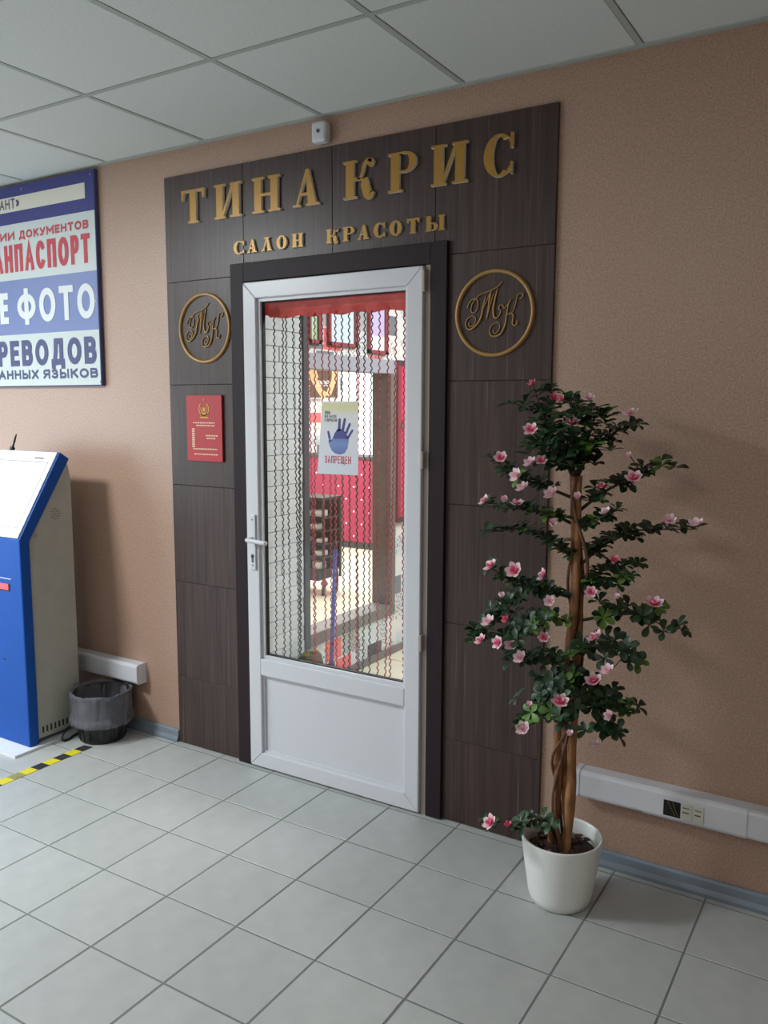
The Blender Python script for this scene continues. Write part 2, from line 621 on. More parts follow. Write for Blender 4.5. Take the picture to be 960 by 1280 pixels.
def grad_mat(name, axis, stops, rough=0.6, length=False):
    """print whose colour runs along an object axis (or with distance from the object's origin)"""
    m = mat(name, (200, 200, 200), rough)
    nt, b = nodes_of(m)
    tc = nt.nodes.new('ShaderNodeTexCoord')
    if length:
        v = nt.nodes.new('ShaderNodeVectorMath')
        v.operation = 'LENGTH'
        nt.links.new(tc.outputs['Object'], v.inputs[0])
        src = v.outputs['Value']
    else:
        sp = nt.nodes.new('ShaderNodeSeparateXYZ')
        nt.links.new(tc.outputs['Object'], sp.inputs[0])
        src = sp.outputs[axis]
    lo, hi = stops[0][0], stops[-1][0]
    mr = nt.nodes.new('ShaderNodeMapRange')
    mr.inputs['From Min'].default_value = lo
    mr.inputs['From Max'].default_value = hi
    nt.links.new(src, mr.inputs['Value'])
    r = nt.nodes.new('ShaderNodeValToRGB')
    els = r.color_ramp.elements
    els[0].color = (*lin(stops[0][1]), 1)
    els[1].color = (*lin(stops[-1][1]), 1)
    for p, c in stops[1:-1]:
        e = els.new((p-lo)/(hi-lo))
        e.color = (*lin(c), 1)
    nt.links.new(mr.outputs[0], r.inputs['Fac'])
    nt.links.new(r.outputs['Color'], b.inputs['Base Color'])
    return m


PETALS = [grad_mat('petal_pink_centre', 0, [(0.0, (204, 40, 88)), (0.009, (226, 92, 132)), (0.018, (246, 206, 216)), (0.026, (252, 236, 238))], length=True),
          grad_mat('petal_pale_pink', 0, [(0.0, (232, 130, 160)), (0.010, (246, 204, 216)), (0.024, (253, 240, 243))], length=True),
          grad_mat('petal_deep_pink', 0, [(0.0, (212, 44, 88)), (0.012, (232, 100, 136)), (0.025, (246, 190, 204))], length=True)]
PAPER = grad_mat('notice_paper_print', 2, [(1.30, (212, 218, 230)), (1.48, (220, 223, 228)), (1.545, (222, 224, 222)), (1.56, (222, 219, 178)), (1.583, (220, 216, 172)), (1.597, (226, 228, 226))])
HANDP = grad_mat('purple_blue_hand_print', 2, [(1.385, (100, 112, 178)), (1.425, (118, 142, 192)), (1.446, (112, 132, 188)), (1.45, (80, 78, 146)), (1.54, (64, 58, 126))])
GREENP = grad_mat('green_certificate', 2, [(1.9, (170, 222, 170)), (2.2, (184, 226, 220))])
BLUEP = mat('pale_blue_certificate', (212, 232, 240), 0.4)
PURPP = grad_mat('purple_certificate', 2, [(1.9, (246, 246, 250)), (1.985, (244, 244, 250)), (1.99, (196, 184, 226)), (2.2, (206, 196, 230))])

# ================================================================== THE SETTING
WX0, WX1, WY0 = -5.0, 3.0, -5.0        # corridor extents; its back wall is behind the camera
H = 2.67
WALLY = 0.012                           # plaster face of the front wall; tile faces stand at y = 0
T, FU0, FV0 = 0.2975, -1.0921, -0.3317


def structure(o, label, cat):
    return tag(o, label, cat, kind='structure')


# ---- floor
bm = BM()
box(bm, WX0, WX1, WY0, 0.15, -0.06, -0.0013)
floor = obj('floor', bm, GROUT)
structure(floor, 'corridor floor of square grey-beige tiles with dark joints', 'floor')
bm = BM()
g = 0.0027
box(bm, g, T-g, g, T-g, -0.006, 0.0)
bmesh.ops.bevel(bm, geom=[e for e in bm.edges if all(v.co.z > -0.001 for v in e.verts)], offset=0.0015, segments=1, affect='EDGES')
tile_me = None
rest = BM()
for i in range(-13, 14):
    for j in range(-1, 16):
        x0 = FU0+i*T
        y0 = FV0-j*T              # far edge of row j
        if -2.65 < x0 < 2.0 and y0 > -2.45:
            if tile_me is None:
                o = obj('tile', bm, TILE, floor)
                tile_me = o.data
            else:
                o = bpy.data.objects.new('tile', tile_me)
                C.objects.link(o)
                o.parent = floor
            o.location = (x0, y0-T, random.uniform(-0.0006, 0.0004))
        elif WX0-T < x0 < WX1:
            box(rest, max(x0+g, WX0), min(x0+T-g, WX1), max(y0-T+g, WY0), y0-g, -0.006, 0)
# the cut row against the wall
for i in range(-13, 14):
    x0 = FU0+i*T
    if x0+T < WX0 or x0 > WX1:
        continue
    bmt = BM()
    box(bmt, max(x0+g, WX0), min(x0+T-g, WX1), -0.3317+T+g, 0.14 if -0.66 < x0 < 0.0 else 0.011, -0.006, 0.0)
    if -2.65 < x0 < 2.0:
        obj('tile', bmt, TILE, floor)
    else:
        bmt.free()
        box(rest, max(x0+g, WX0), min(x0+T-g, WX1), -0.3317+T+g, 0.011, -0.006, 0)
obj('tiling', rest, TILE, floor, kind='stuff')

# ---- ceiling of 600 mm panels in a flush grid
bm = BM()
box(bm, WX0, WX1, WY0, WALLY+0.1, H+0.004, H+0.06)
ceiling = obj('ceiling', bm, GRID)
structure(ceiling, 'suspended ceiling of square white panels in a thin grey grid', 'ceiling')
P = 0.6
CX0 = -1.4334
xs = [CX0+k*P for k in range(-5, 8)]
ys = [-0.599*k for k in range(0, 9)]
bmp = BM()
gg = 0.0095
box(bmp, gg, P-gg, -P+gg, -gg, 0, 0.012)
bmesh.ops.bevel(bmp, geom=[e for e in bmp.edges if all(v.co.z < 0.001 for v in e.verts)], offset=0.004, segments=1, affect='EDGES')
pme = None
for xx in [CX0-6*P]+xs:
    for yy in ys:
        if pme is None:
            o = obj('panel', bmp, CEIL, ceiling)
            pme = o.data
        else:
            o = bpy.data.objects.new('panel', pme)
            C.objects.link(o)
            o.parent = ceiling
        o.location = (xx, yy, H+random.uniform(-0.0005, 0.0008))
for xx in xs:
    bm = BM()
    box(bm, xx-0.009, xx+0.009, WY0, WALLY, H-0.001, H+0.004)
    obj('grid_bar', bm, GRID, ceiling)
for yy in ys[1:]:
    bm = BM()
    box(bm, WX0, WX1, yy-0.009, yy+0.009, H-0.0012, H+0.0038)
    obj('grid_bar', bm, GRID, ceiling)
bm = BM()
box(bm, WX0, WX1, -0.012, WALLY, H-0.004, H+0.002)
obj('wall_angle', bm, GRID, ceiling)

# ---- walls of the corridor
DX0, DX1, DZ = -0.665, 0.29, 2.105      # doorway
bm = BM()
box(bm, WX0, DX0, WALLY, 0.15, 0, H+0.05)
box(bm, DX1, WX1, WALLY, 0.15, 0, H+0.05)
box(bm, DX0, DX1, WALLY, 0.15, DZ, H+0.05)
w = obj('wall_front', bm, WALLP)
structure(w, 'long wall papered in speckled brownish pink around the shop door', 'wall')
bm = BM()
WYA, WYB, WZA, WZB = -4.35, -1.15, 0.3, 2.0
box(bm, WX0-0.15, WX0, WY0, WYA, 0, H+0.05)
box(bm, WX0-0.15, WX0, WYB, 0.15, 0, H+0.05)
box(bm, WX0-0.15, WX0, WYA, WYB, 0, WZA)
box(bm, WX0-0.15, WX0, WYA, WYB, WZB, H+0.05)
structure(obj('wall_left', bm, WHITEWALL), 'plain light wall with tall windows at the far left end of the corridor', 'wall')
e = empty('window_1', (WX0-.08, (WYA+WYB)/2, WZA))
structure(e, 'tall white framed windows at the left end of the corridor', 'window')
bm = BM()
for q in ((WYA, WYA+.06, WZA, WZB), (WYB-.06, WYB, WZA, WZB), (WYA, WYB, WZA, WZA+.06), (WYA, WYB, WZB-.06, WZB), (-2.78, -2.72, WZA, WZB)):
    box(bm, WX0-.11, WX0-.05, *q)
obj('window_frame', bm, PVC, e)
bm = BM()
box(bm, WX0-.082, WX0-.078, WYA+.05, WYB-.05, WZA+.05, WZB-.05)
obj('pane', bm, GLASS, e)
bm = BM()
box(bm, WX1, WX1+0.15, WY0, 5.4, 0, H+0.05)
structure(obj('wall_right', bm, WALLP), 'speckled brownish wall at the right end of the corridor', 'wall')
bm = BM()
box(bm, WX0, WX1, WY0-0.2, WY0, 0, H+0.05)
structure(obj('wall_back', bm, WALLP), 'speckled brownish wall across the corridor', 'wall')
# the lit panels and the added fill panel, set in the ceiling grid outside the picture
for (lx, ly, lw), lab in zip(LAMPS, ('nearer the door', 'nearest the windows', 'added fill farthest from the windows')):
    e = empty('ceiling_lamp', (lx, ly, H))
    tag(e, 'square lit panel lamp in the corridor ceiling, '+lab, 'lamp', 'lit panels in the corridor ceiling')
    bm = BM()
    for q in ((-.3, -.28, -.3, .3), (.28, .3, -.3, .3), (-.3, .3, -.3, -.28), (-.3, .3, .28, .3)):
        box(bm, lx+q[0], lx+q[1], ly+q[2], ly+q[3], H-.012, H+.002)
    obj('lamp_frame', bm, PVC, e)

# ---- skirting
for nm, a, b_, lab in (('baseboard_left', WX0, -1.083, 'grey plastic skirting at the foot of the wall left of the dark tiles'),
                       ('baseboard_right', 0.722, WX1, 'grey plastic skirting along the floor behind the white pot')):
    bm = BM()
    prism_yz(bm, [(WALLY, 0.0), (-0.012, 0.0), (-0.012, 0.012), (-0.003, 0.026), (-0.001, 0.05), (0.004, 0.058), (WALLY, 0.058)], a, b_)
    structure(obj(nm, bm, BASEB), lab, 'skirting')

# ---- dark tile cladding round the door
clad = empty('trim_1', (-0.185, 0, 0))
structure(clad, 'cladding of dark brown streaked tiles around the shop door', 'cladding')
PXL, PXR, PZT = -1.0773, 0.7095, 2.5547
zs = [0.003, 0.326, 0.777, 1.222, 1.667, 2.110, PZT]
gx = 0.0007
bm = BM()
for q in ((PXL, -0.655, 0.003, 2.110), (0.285, PXR, 0.003, 2.110), (PXL, PXR, 2.110, PZT)):
    box(bm, q[0]+.001, q[1]-.001, WALLY-.0085, WALLY+.001, q[2], q[3]-.001)
obj('joint_filler', bm, mat('dark_joint', (84, 74, 70), .8), clad)


def clad_tile(x0, x1, z0, z1):
    obj('tile', bbox(x0+gx, x1-gx, 0.0, WALLY, z0+gx, z1-gx, 0.0012, 1), CLAD, clad)


for a, b_ in zip(zs[:-2], zs[1:-1]):
    clad_tile(PXL, -0.655, a, b_)
    clad_tile(0.285, PXR, a, b_)
cxs = [PXL, -0.631, -0.185, 0.261, PXR]
for a, b_ in zip(cxs[:-1], cxs[1:]):
    clad_tile(a, b_, 2.110, PZT)

# ---- dark casing boards round the doorway
cas = empty('trim_2', (-0.185, 0, 0))
structure(cas, 'dark smooth laminate casing framing the white door', 'door casing')
for q in ((-0.694, -0.6225, 0.002, 2.157), (0.2515, 0.318, 0.002, 2.157), (-0.6225, 0.2515, 2.0815, 2.157)):
    obj('casing_board', bbox(q[0], q[1], -0.016, WALLY+.002, q[2], q[3], 0.0015, 1), CASING, cas)

# ================================================================== THE DOOR
door = empty('door_1', (-0.19, 0.02, 0))
structure(door, 'white plastic shop door with a tall glass pane and solid lower panel', 'door')
# fixed frame (seen as a beige strip on the hinge side)
bm = BM()
box(bm, 0.2275, 0.251, -0.006, 0.10, 0.0, 2.081)
box(bm, -0.640, -0.6205, 0.006, 0.10, 0.0, 2.081)
box(bm, -0.6205, 0.2275, 0.006, 0.10, 2.071, 2.10)
obj('door_frame', bm, PVC2, door)
bm = BM()
box(bm, -0.6225, 0.2515, 0.06, 0.13, -0.002, 0.014)
obj('threshold', bm, STEEL, door)
LX0, LX1, LZ0, LZ1 = -0.6195, 0.2255, 0.008, 2.0765
GX0, GX1 = -0.538, 0.149
YF, YB = -0.024, 0.036


def leaf_bar(name, poly):
    bm = BM()
    prism_xz(bm, poly, YF, YB)
    bmesh.ops.recalc_face_normals(bm, faces=bm.faces)
    obj(name, bevel(bm, 0.004, 2), PVC, door)


SW = 0.0655
leaf_bar('stile', [(LX0, LZ0), (LX0, LZ1), (LX0+SW, LZ1-SW), (LX0+SW, LZ0+SW)])
leaf_bar('stile', [(LX1, LZ0), (LX1-SW, LZ0+SW), (LX1-SW, LZ1-SW), (LX1, LZ1)])
leaf_bar('rail', [(LX0, LZ1), (LX1, LZ1), (LX1-SW, LZ1-SW), (LX0+SW, LZ1-SW)])
leaf_bar('rail', [(LX0, LZ0), (LX0+SW, LZ0+SW), (LX1-SW, LZ0+SW), (LX1, LZ0)])
leaf_bar('rail', [(LX0+SW, 0.424), (LX0+SW, 0.497), (LX1-SW, 0.497), (LX1-SW, 0.424)])
# glazing beads step down to the glass and to the solid panel


def bead(z0, z1, m, nm, inset=0.0, wdt=0.013, y0=-0.010, y1=0.018):
    bm = BM()
    xa, xb = LX0+SW+inset, LX1-SW-inset
    for poly in ([(xa, z0), (xa, z1), (xa+wdt, z1-wdt), (xa+wdt, z0+wdt)], [(xb, z0), (xb-wdt, z0+wdt), (xb-wdt, z1-wdt), (xb, z1)],
                 [(xa, z1), (xb, z1), (xb-wdt, z1-wdt), (xa+wdt, z1-wdt)], [(xa, z0), (xa+wdt, z0+wdt), (xb-wdt, z0+wdt), (xb, z0)]):
        prism_xz(bm, poly, y0, y1)
    obj(nm, bm, m, door)


bead(0.497, LZ1-SW, PVC, 'glazing_bead')
bead(0.510, LZ1-SW-.013, GASKET, 'gasket', inset=0.013, wdt=0.004, y0=0.002, y1=0.019)
bead(LZ0+SW, 0.424, PVC, 'glazing_bead', wdt=0.009)
bm = BM()
box(bm, GX0-.02, GX1+.02, 0.020, 0.024, 0.50, 2.005)
obj('pane', bm, GLASS, door)
obj('lower_panel', bbox(LX0+SW+.004, LX1-SW-.004, -0.001, 0.02, LZ0+SW+.004, 0.42, 0.002, 1), PVC, door)
# lever handle on its long plate
pl = obj('handle_plate', bbox(-0.597, -0.566, -0.033, YF, 0.884, 1.122, 0.003, 2), PVC, door)
bm = BM()
tube(bm, cr([(-0.581, -0.03, 1.018), (-0.581, -0.062, 1.018), (-0.574, -0.072, 1.0175), (-0.54, -0.074, 1.0165), (-0.475, -0.072, 1.012)], 6), 0.0092, 10)
obj('lever', bm, PVC, pl, smooth=True)
bm = BM()
prism_xz(bm, disc_poly(-0.5815, 0.945, 0.0085, 0.0085, 14), -0.0345, -0.032)
prism_xz(bm, [(-0.5865, 0.917), (-0.5765, 0.917), (-0.5765, 0.945), (-0.5865, 0.945)], -0.0345, -0.032)
for z in (1.10, 0.905):
    prism_xz(bm, disc_poly(-0.5815, z, 0.0035, 0.0035, 8), -0.0345, -0.032)
obj('keyhole', bm, mat('grey_lock_metal', (112, 112, 112), 0.4, metal=0.6), pl)
for z0, z1 in ((1.985, 2.062), (1.348, 1.412), (0.655, 0.72)):
    bm = BM()
    box(bm, 0.2235, 0.238, -0.034, -0.004, z0, z1)
    bmesh.ops.recalc_face_normals(bm, faces=bm.faces)
    bevel(bm, 0.004, 2)
    obj('hinge', bm, PVC2, door)

# ================================================================== SALON BEHIND THE DOOR
SX = -0.965
bm = BM()
box(bm, -4.9, 3.0, 0.15, 5.6, -0.06, 0.0)
structure(obj('floor_salon', bm, SALONFL), 'cream salon floor with thin red joints seen through the door glass', 'floor')
bm = BM()
box(bm, -4.9, 3.0, 0.15, 5.6, H, H+0.06)
structure(obj('ceiling_salon', bm, WHITEWALL), 'white salon ceiling behind the door', 'ceiling')
bm = BM()
box(bm, -5.0, -4.9, 0.15, 5.6, 0, H)
structure(obj('wall_salon_end', bm, WHITEWALL), 'white end wall of the salon', 'wall')
# back wall with window opening
bm = BM()
BY = 5.3
box(bm, -4.9, -3.80, BY, BY+.12, 0, H)
box(bm, -3.12, 3.0, BY, BY+.12, 0, H)
box(bm, -3.80, -3.12, BY, BY+.12, 0, 0.6)
box(bm, -3.80, -3.12, BY, BY+.12, 2.12, H)
structure(obj('wall_salon_back', bm, COLLX), 'salon back wall in patchwork newsprint paper behind the red counter', 'wall')
win = empty('window_2', (-3.46, BY, 0.6))
structure(win, 'bright white window above the red counter seen through the glass', 'window')
bm = BM()
box(bm, -3.80, -3.12, BY+.06, BY+.065, 0.6, 2.12)
obj('pane', bm, WINLIT, win)
bm = BM()
box(bm, -3.60, -3.515, BY+.035, BY+.045, 0.62, 2.12)
obj('curtain', bm, WINPINK, win)
bm = BM()
for q in ((-3.80, -3.785, .6, 2.12), (-3.145, -3.12, .6, 2.12), (-3.375, -3.36, .6, 2.12)):
    box(bm, q[0], q[1], BY+.02, BY+.05, q[2], q[3])
obj('window_frame', bm, PVC, win)
# dividing wall on the left: brick strip, framed mirror built as an opening, patchwork paper
bm = BM()
box(bm, SX-.12, SX, 0.87, 1.775, 0.0, 0.275)
box(bm, SX-.12, SX, 0.87, 1.775, 1.845, H)
box(bm, SX-.12, SX, 1.775, BY, 0.0, H)
structure(obj('wall_salon_left', bm, COLLY), 'salon side wall in patchwork newsprint paper with red and grey cells', 'wall')
bm = BM()
box(bm, SX-.12, SX-.010, 0.15, 0.83, 0.0, H)
brickwall = obj('wall_salon_brick', bm, BRICKJ)
structure(brickwall, 'narrow strip of white painted brick just inside the door', 'wall')
CH, BL = 0.078, 0.245
brick_me = {}
z = 0.0
row = 0
while z < 2.6:
    y = 0.152-(0.0 if row % 2 else 0.117)
    while y < 0.83:
        y0, y1 = max(y, 0.152)+.0012, min(y+BL, 0.829)-.0012
        if y1-y0 > 0.02:
            key = round(y1-y0, 3)
            if key not in brick_me:
                o = obj('brick', bbox(-0.012, 0.0, 0, y1-y0, 0.0014, CH-.0014, 0.0025, 1), BRICKW, brickwall)
                brick_me[key] = o.data
            else:
                o = bpy.data.objects.new('brick', brick_me[key])
                C.objects.link(o)
                o.parent = brickwall
            o.location = (SX+random.uniform(-.002, .003), y0, z)
        y += BL
    z += CH
    row += 1
bm = BM()
box(bm, SX-.12, SX+.012, 0.83, 0.872, 0.0, H)
structure(obj('trim_3', bm, POSTD), 'dark slate strip between white brick and patchwork wall inside the salon', 'trim')
bm = BM()
box(bm, SX, SX+.014, 0.872, BY, 0.0, 0.045)
structure(obj('baseboard_salon', bm, FRAMEBR), 'brown skirting under the patchwork wall inside the salon', 'skirting')

fr = empty('wooden_frame', (SX, 1.32, 0.275))  # mirror built as an opening; its reflected room is modelled beyond
tag(fr, 'brown framed mirror in the salon wall, built as an opening to the red counter', 'frame')
for nm, q in (('bottom_rail', (0.872, 1.775, 0.258, 0.328)), ('post', (1.712, 1.775, 0.328, 1.775))):
    obj(nm, bbox(SX-.125, SX+.012, q[0], q[1], q[2], q[3], 0.003, 1), FRAMEBR, fr)
bm = BM()
box(bm, SX-.125, SX+.010, 0.872, 1.775, 1.775, 1.855)
tp = obj('top_rail', bm, BANDGREY, fr)
tp['label'] = 'grey top rail'
# three framed sheets above the opening
for k, (y0, y1, z0, z1, m, lab) in enumerate((
        (0.80, 0.985, 1.905, 2.28, GREENP, 'red framed pale green sheet on the salon wall, nearest the brick'),
        (1.055, 1.335, 1.905, 2.28, BLUEP, 'red framed pale blue sheet on the salon wall, the widest one'),
        (1.455, 1.665, 1.885, 2.28, PURPP, 'red framed sheet half lilac half white on the salon wall'))):
    y0 = max(y0, 0.874)
    e = empty('framed_certificate', (SX, (y0+y1)/2, z0))
    tag(e, lab, 'picture', 'framed sheets above the opening')
    bm = BM()
    f_ = 0.028
    for q in ((y0, y0+f_*.6, z0, z1), (y1-f_, y1, z0, z1), (y0, y1, z0, z0+f_*.7), (y0, y1, z1-f_*.7, z1)):
        box(bm, SX+.0005, SX+.020, *q)
    obj('picture_frame', bm, PICFRAME, e)
    bm = BM()
    box(bm, SX+.001, SX+.008, y0+.01, y1-.01, z0+.01, z1-.01)
    obj('sheet', bm, m, e)

# pink-red panel further along the same wall, with a white hooked handle in front
e = empty('red_wall_panel', (SX, 2.1, 0.85))
tag(e, 'glossy pinkish red panel with dark edges on the salon wall, at right of the glass', 'panel')
bm = BM()
box(bm, SX+.001, SX+.022, 1.80, 2.5, 0.875, 1.83)
obj('board', bm, PINKPANEL, e)
bm = BM()
box(bm, SX+.001, SX+.028, 1.785, 2.5, 1.825, 1.858)
box(bm, SX+.001, SX+.028, 1.785, 2.5, 0.845, 0.88)
obj('dark_edge', bm, DESKTOP, e)
bm = BM()
box(bm, SX+.001, SX+.026, 1.778, 1.815, 0.85, 1.85)
obj('side_edge', bm, PICFRAME, e)
bm = BM()
tube(bm, cr([(SX+.024, 2.00, 1.60), (SX+.035, 1.95, 1.555), (SX+.036, 1.86, 1.507)], 6), lambda t: 0.011, 8)
tube(bm, cr([(SX+.036, 1.862, 1.508), (SX+.036, 1.83, 1.488), (SX+.034, 1.812, 1.455), (SX+.034, 1.828, 1.428)], 6), 0.0055, 8, mi=1)
hk = obj('hooked_handle', bm, [PVC, STEEL], smooth=True)
tag(hk, 'white hooked handle sticking out over the red salon panel', 'handle')

# crimson quilted reception counter in the far zone
DY = 4.95
desk = empty('reception_counter', (-3.4, DY+.25, 0))
tag(desk, 'crimson quilted reception counter dotted with rhinestones, seen through the door glass', 'counter')
bm = BM()
nx, nz = 41, 25
X0, X1, Z0, Z1 = -4.35, -2.45, 0.075, 1.0
sp = 0.205
grid = []
for a in range(nx):
    col = []
    for c_ in range(nz):
        xx = X0+(X1-X0)*a/(nx-1)
        zz = Z0+(Z1-Z0)*c_/(nz-1)
        u, v = (xx/sp+zz/0.275), (xx/sp-zz/0.275)
        puff = abs(math.sin(PI*u/1.0))**0.5*abs(math.sin(PI*v/1.0))**0.5
        col.append(bm.verts.new((xx, DY-0.018*puff, zz)))
    grid.append(col)
for a in range(nx-1):
    for c_ in range(nz-1):
        bm.faces.new((grid[a][c_], grid[a+1][c_], grid[a+1][c_+1], grid[a][c_+1]))
box(bm, X0, X1, DY+.003, DY+.05, Z0, Z1)
obj('quilted_front', bm, MAGENTA, desk, smooth=True)
bm = BM()
box(bm, X0+.01, X1-.01, DY+.05, DY+.33, 0.06, Z1)
obj('body', bm, MAGENTA, desk)
bm = BM()
box(bm, X0-.02, X1+.02, DY-.03, DY+.34, Z1, Z1+.025)
obj('top', bm, DESKTOP, desk)
bm = BM()
box(bm, X0, X1, DY-.004, DY+.33, 0.0, 0.085)
obj('plinth', bm, DESKTOP, desk)
st_me = None
for a in range(-46, -23):
    for c_ in range(0, 9):
        xx = a*sp/2
        zz = c_*0.1375
        if (a+c_) % 2 or not (X0+.05 < xx < X1-.05 and Z0+.03 < zz < Z1-.02):
            continue
        if st_me is None:
            bm = BM()
            bmesh.ops.create_icosphere(bm, subdivisions=1, radius=0.011)
            o = obj('rhinestone', bm, RHINE, desk)
            st_me = o.data
        else:
            o = bpy.data.objects.new('rhinestone', st_me)
            C.objects.link(o)
            o.parent = desk
        o.location = Vector((xx, DY-.006, zz))-desk.location

# poster of brown hair beside the window
e = empty('hair_poster', (-4.03, BY, 1.68))
tag(e, 'brown poster with cream curls hanging left of the bright salon window', 'poster')
bm = BM()
box(bm, -4.29, -3.82, BY-.010, BY-.001, 1.66, 2.09)
obj('sheet', bm, WHITEPAPER, e)
bm = BM()
box(bm, -4.235, -3.832, BY-.012, BY-.010, 1.672, 2.085)
obj('photo_print', bm, POSTBR, e)
bm = BM()
for pts, wd in (([(-4.19, 2.08), (-4.20, 1.96), (-4.15, 1.85), (-4.06, 1.73), (-4.0, 1.69)], .042),
                ([(-4.13, 2.08), (-4.15, 1.98), (-4.12, 1.9)], .02),
                ([(-3.90, 2.08), (-3.88, 1.98), (-3.89, 1.86), (-3.94, 1.76), (-3.97, 1.69)], .035)):
    tube(bm, [Vector((x_, BY-.012, z_)) for x_, z_ in [(p.x, p.z) for p in cr([(a, 0, b_) for a, b_ in pts], 5)]], wd, 6, flat=(1, .05))
obj('curl_print', bm, PEACH, e)
bm = BM()
for cx in (-4.09, -4.03, -3.97):
    pts = [Vector((cx+.026*math.cos(a*PI/6), BY-.015, 1.835+.03*math.sin(a*PI/6))) for a in range(12)]
    tube(bm, pts, 0.006, 4)
    tube(bm, [Vector((cx-.024, BY-.015, 1.835)), Vector((cx+.024, BY-.015, 1.84))], 0.005, 4)
obj('white_lettering', bm, WHITEPAPER, e)

# black stand with shelves
RX, RY = -2.36, 2.95
e = empty('display_stand', (RX, RY, 0))
tag(e, 'black wrought stand with shelves of white packets beyond the brown frame', 'stand')
bm = BM()
for sx in (-.30, .085):
    for sy in (-.12, .12):
        tube(bm, [Vector((RX+sx, RY+sy, 0.13)), Vector((RX+sx, RY+sy, 0.82))], 0.012, 6)
box(bm, RX-.31, RX+.095, RY+.10, RY+.13, 0.2, 0.82)
box(bm, RX-.31, RX+.095, RY-.13, RY+.13, 0.805, 0.825)
obj('upright', bm, BLACKPL, e)
for z_ in (0.21, 0.32, 0.43, 0.54, 0.65):
    bm = BM()
    box(bm, RX-.31, RX+.095, RY-.13, RY+.12, z_, z_+.014)
    obj('shelf', bm, BLACKPL, e)
bm = BM()
for sx, sy in ((-.26, -.1), (.06, -.1), (-.26, .1), (.06, .1)):
    tube(bm, cr([(RX+sx, RY+sy, .215), (RX+sx*1.12, RY+sy, .12), (RX+sx, RY+sy, .0)], 4), 0.014, 6)
box(bm, RX-.2, RX+.02, RY-.11, RY+.1, 0.12, 0.21)
obj('foot', bm, BLACKPL, e)
bm = BM()
prism_xz(bm, [(RX+.095, .07), (RX+.125, .11), (RX+.095, .15), (RX+.065, .11)], RY-.14, RY-.11)
obj('diamond_ornament', bm, PICFRAME, e)
for z_, xs_, shelf in ((0.664, (-.20, -.10, 0.02), 'top shelf'), (0.554, (-.02, ), 'second shelf from the top'), (0.444, (-.12, 0.03), 'middle shelf'), (0.334, (0.02,), 'fourth shelf from the top'), (0.224, (-.15, 0.0), 'bottom shelf')):
    for q, x_ in enumerate(xs_):
        bm = BM()
        w_ = random.uniform(.05, .085)
        box(bm, RX+x_-w_/2, RX+x_+w_/2, RY-.11, RY-.02, z_, z_+random.uniform(.035, .06))
        bmesh.ops.recalc_face_normals(bm, faces=bm.faces)
        o = obj('packet', bevel(bm, .003, 1), WHITEPAPER)
        place = {1: 'alone on', 2: ('left one on', 'right one on'), 3: ('left one on', 'middle one on', 'right one on')}[len(xs_)]
        tag(o, 'small white packet, %s the %s of the black stand' % (place if len(xs_) == 1 else place[q], shelf), 'packet', 'white packets on the black stand')

# mop with blue pole leaning on the frame
e = empty('mop', (-0.86, 0.93, 0))
tag(e, 'mop with a blue pole leaning on the brown frame inside the salon', 'mop')
bm = BM()
tube(bm, [Vector((-0.86, 0.925, 0.03)), Vector((-0.935, 1.085, 0.78))], 0.0115, 10)
obj('pole', bm, MOPBLUE, e, smooth=True)
bm = BM()
tube(bm, [Vector((-0.935, 1.085, 0.78)), Vector((-0.9395, 1.095, 0.825))], 0.013, 10)
obj('grip', bm, BLACKPL, e, smooth=True)
obj('mop_head', bbox(-0.945, -0.775, 0.875, 0.975, 0.002, 0.035, 0.01, 2), MOPBLUE, e)

# dark olive bag on the floor against the plinth
bm = BM()
rings = lathe(bm, [(0.002, 0.0), (0.065, 0.002), (0.073, 0.08), (0.068, 0.18), (0.05, 0.26), (0.03, 0.285), (0.001, 0.28)], (-0.872, 0.768, 0), 20,
              wob=lambda r, z_, a, j: (r*(1+0.10*math.sin(5*a+j)), z_))
o = obj('olive_bag', bm, OLIVE, smooth=True)
tag(o, 'dark olive bag on the salon floor beside the slate strip', 'bag')

# ================================================================== STRING CURTAIN
cur = empty('string_curtain', (-0.2, 0.062, 1.95))
tag(cur, 'red and black wavy string curtain hanging behind the door glass', 'curtain')
bm = BM()
n = 60
prev = None
for k in range(n+1):
    t = k/n
    x_ = -0.575+0.745*t
    y_ = 0.062+0.004*math.sin(t*40)
    zb = 1.938+0.004*math.sin(t*33)+(0.012 if k < 2 else 0)
    a, b_, c_, d_ = (bm.verts.new(p) for p in ((x_, y_, 2.012), (x_, y_, zb), (x_, y_+.003, zb), (x_, y_+.003, 2.012)))
    if prev:
        for i in range(4):
            bm.faces.new((prev[i], prev[(i+1) % 4], (a, b_, c_, d_)[(i+1) % 4], (a, b_, c_, d_)[i]))
    prev = (a, b_, c_, d_)
bmesh.ops.recalc_face_normals(bm, faces=bm.faces)
obj('header_band', bm, HEADER, cur)


def wavy(seed, L=1.47, amp=0.0031, wl=0.0275, rad=0.0026):
    rnd = random.Random(seed)
    pts = []
    n = int(L/wl*8)
    d0 = rnd.uniform(0, 6)
    for i in range(n+1):
        z_ = -L*i/n
        ph = 2*PI*(-z_)/wl+0.8*math.sin(z_*7+d0)
        pts.append(Vector((amp*math.sin(ph)+0.003*math.sin(z_*3.1+d0), 0.0028*math.cos(ph), z_)))
    bm = BM()
    tube(bm, pts, rad, 5)
    return bm


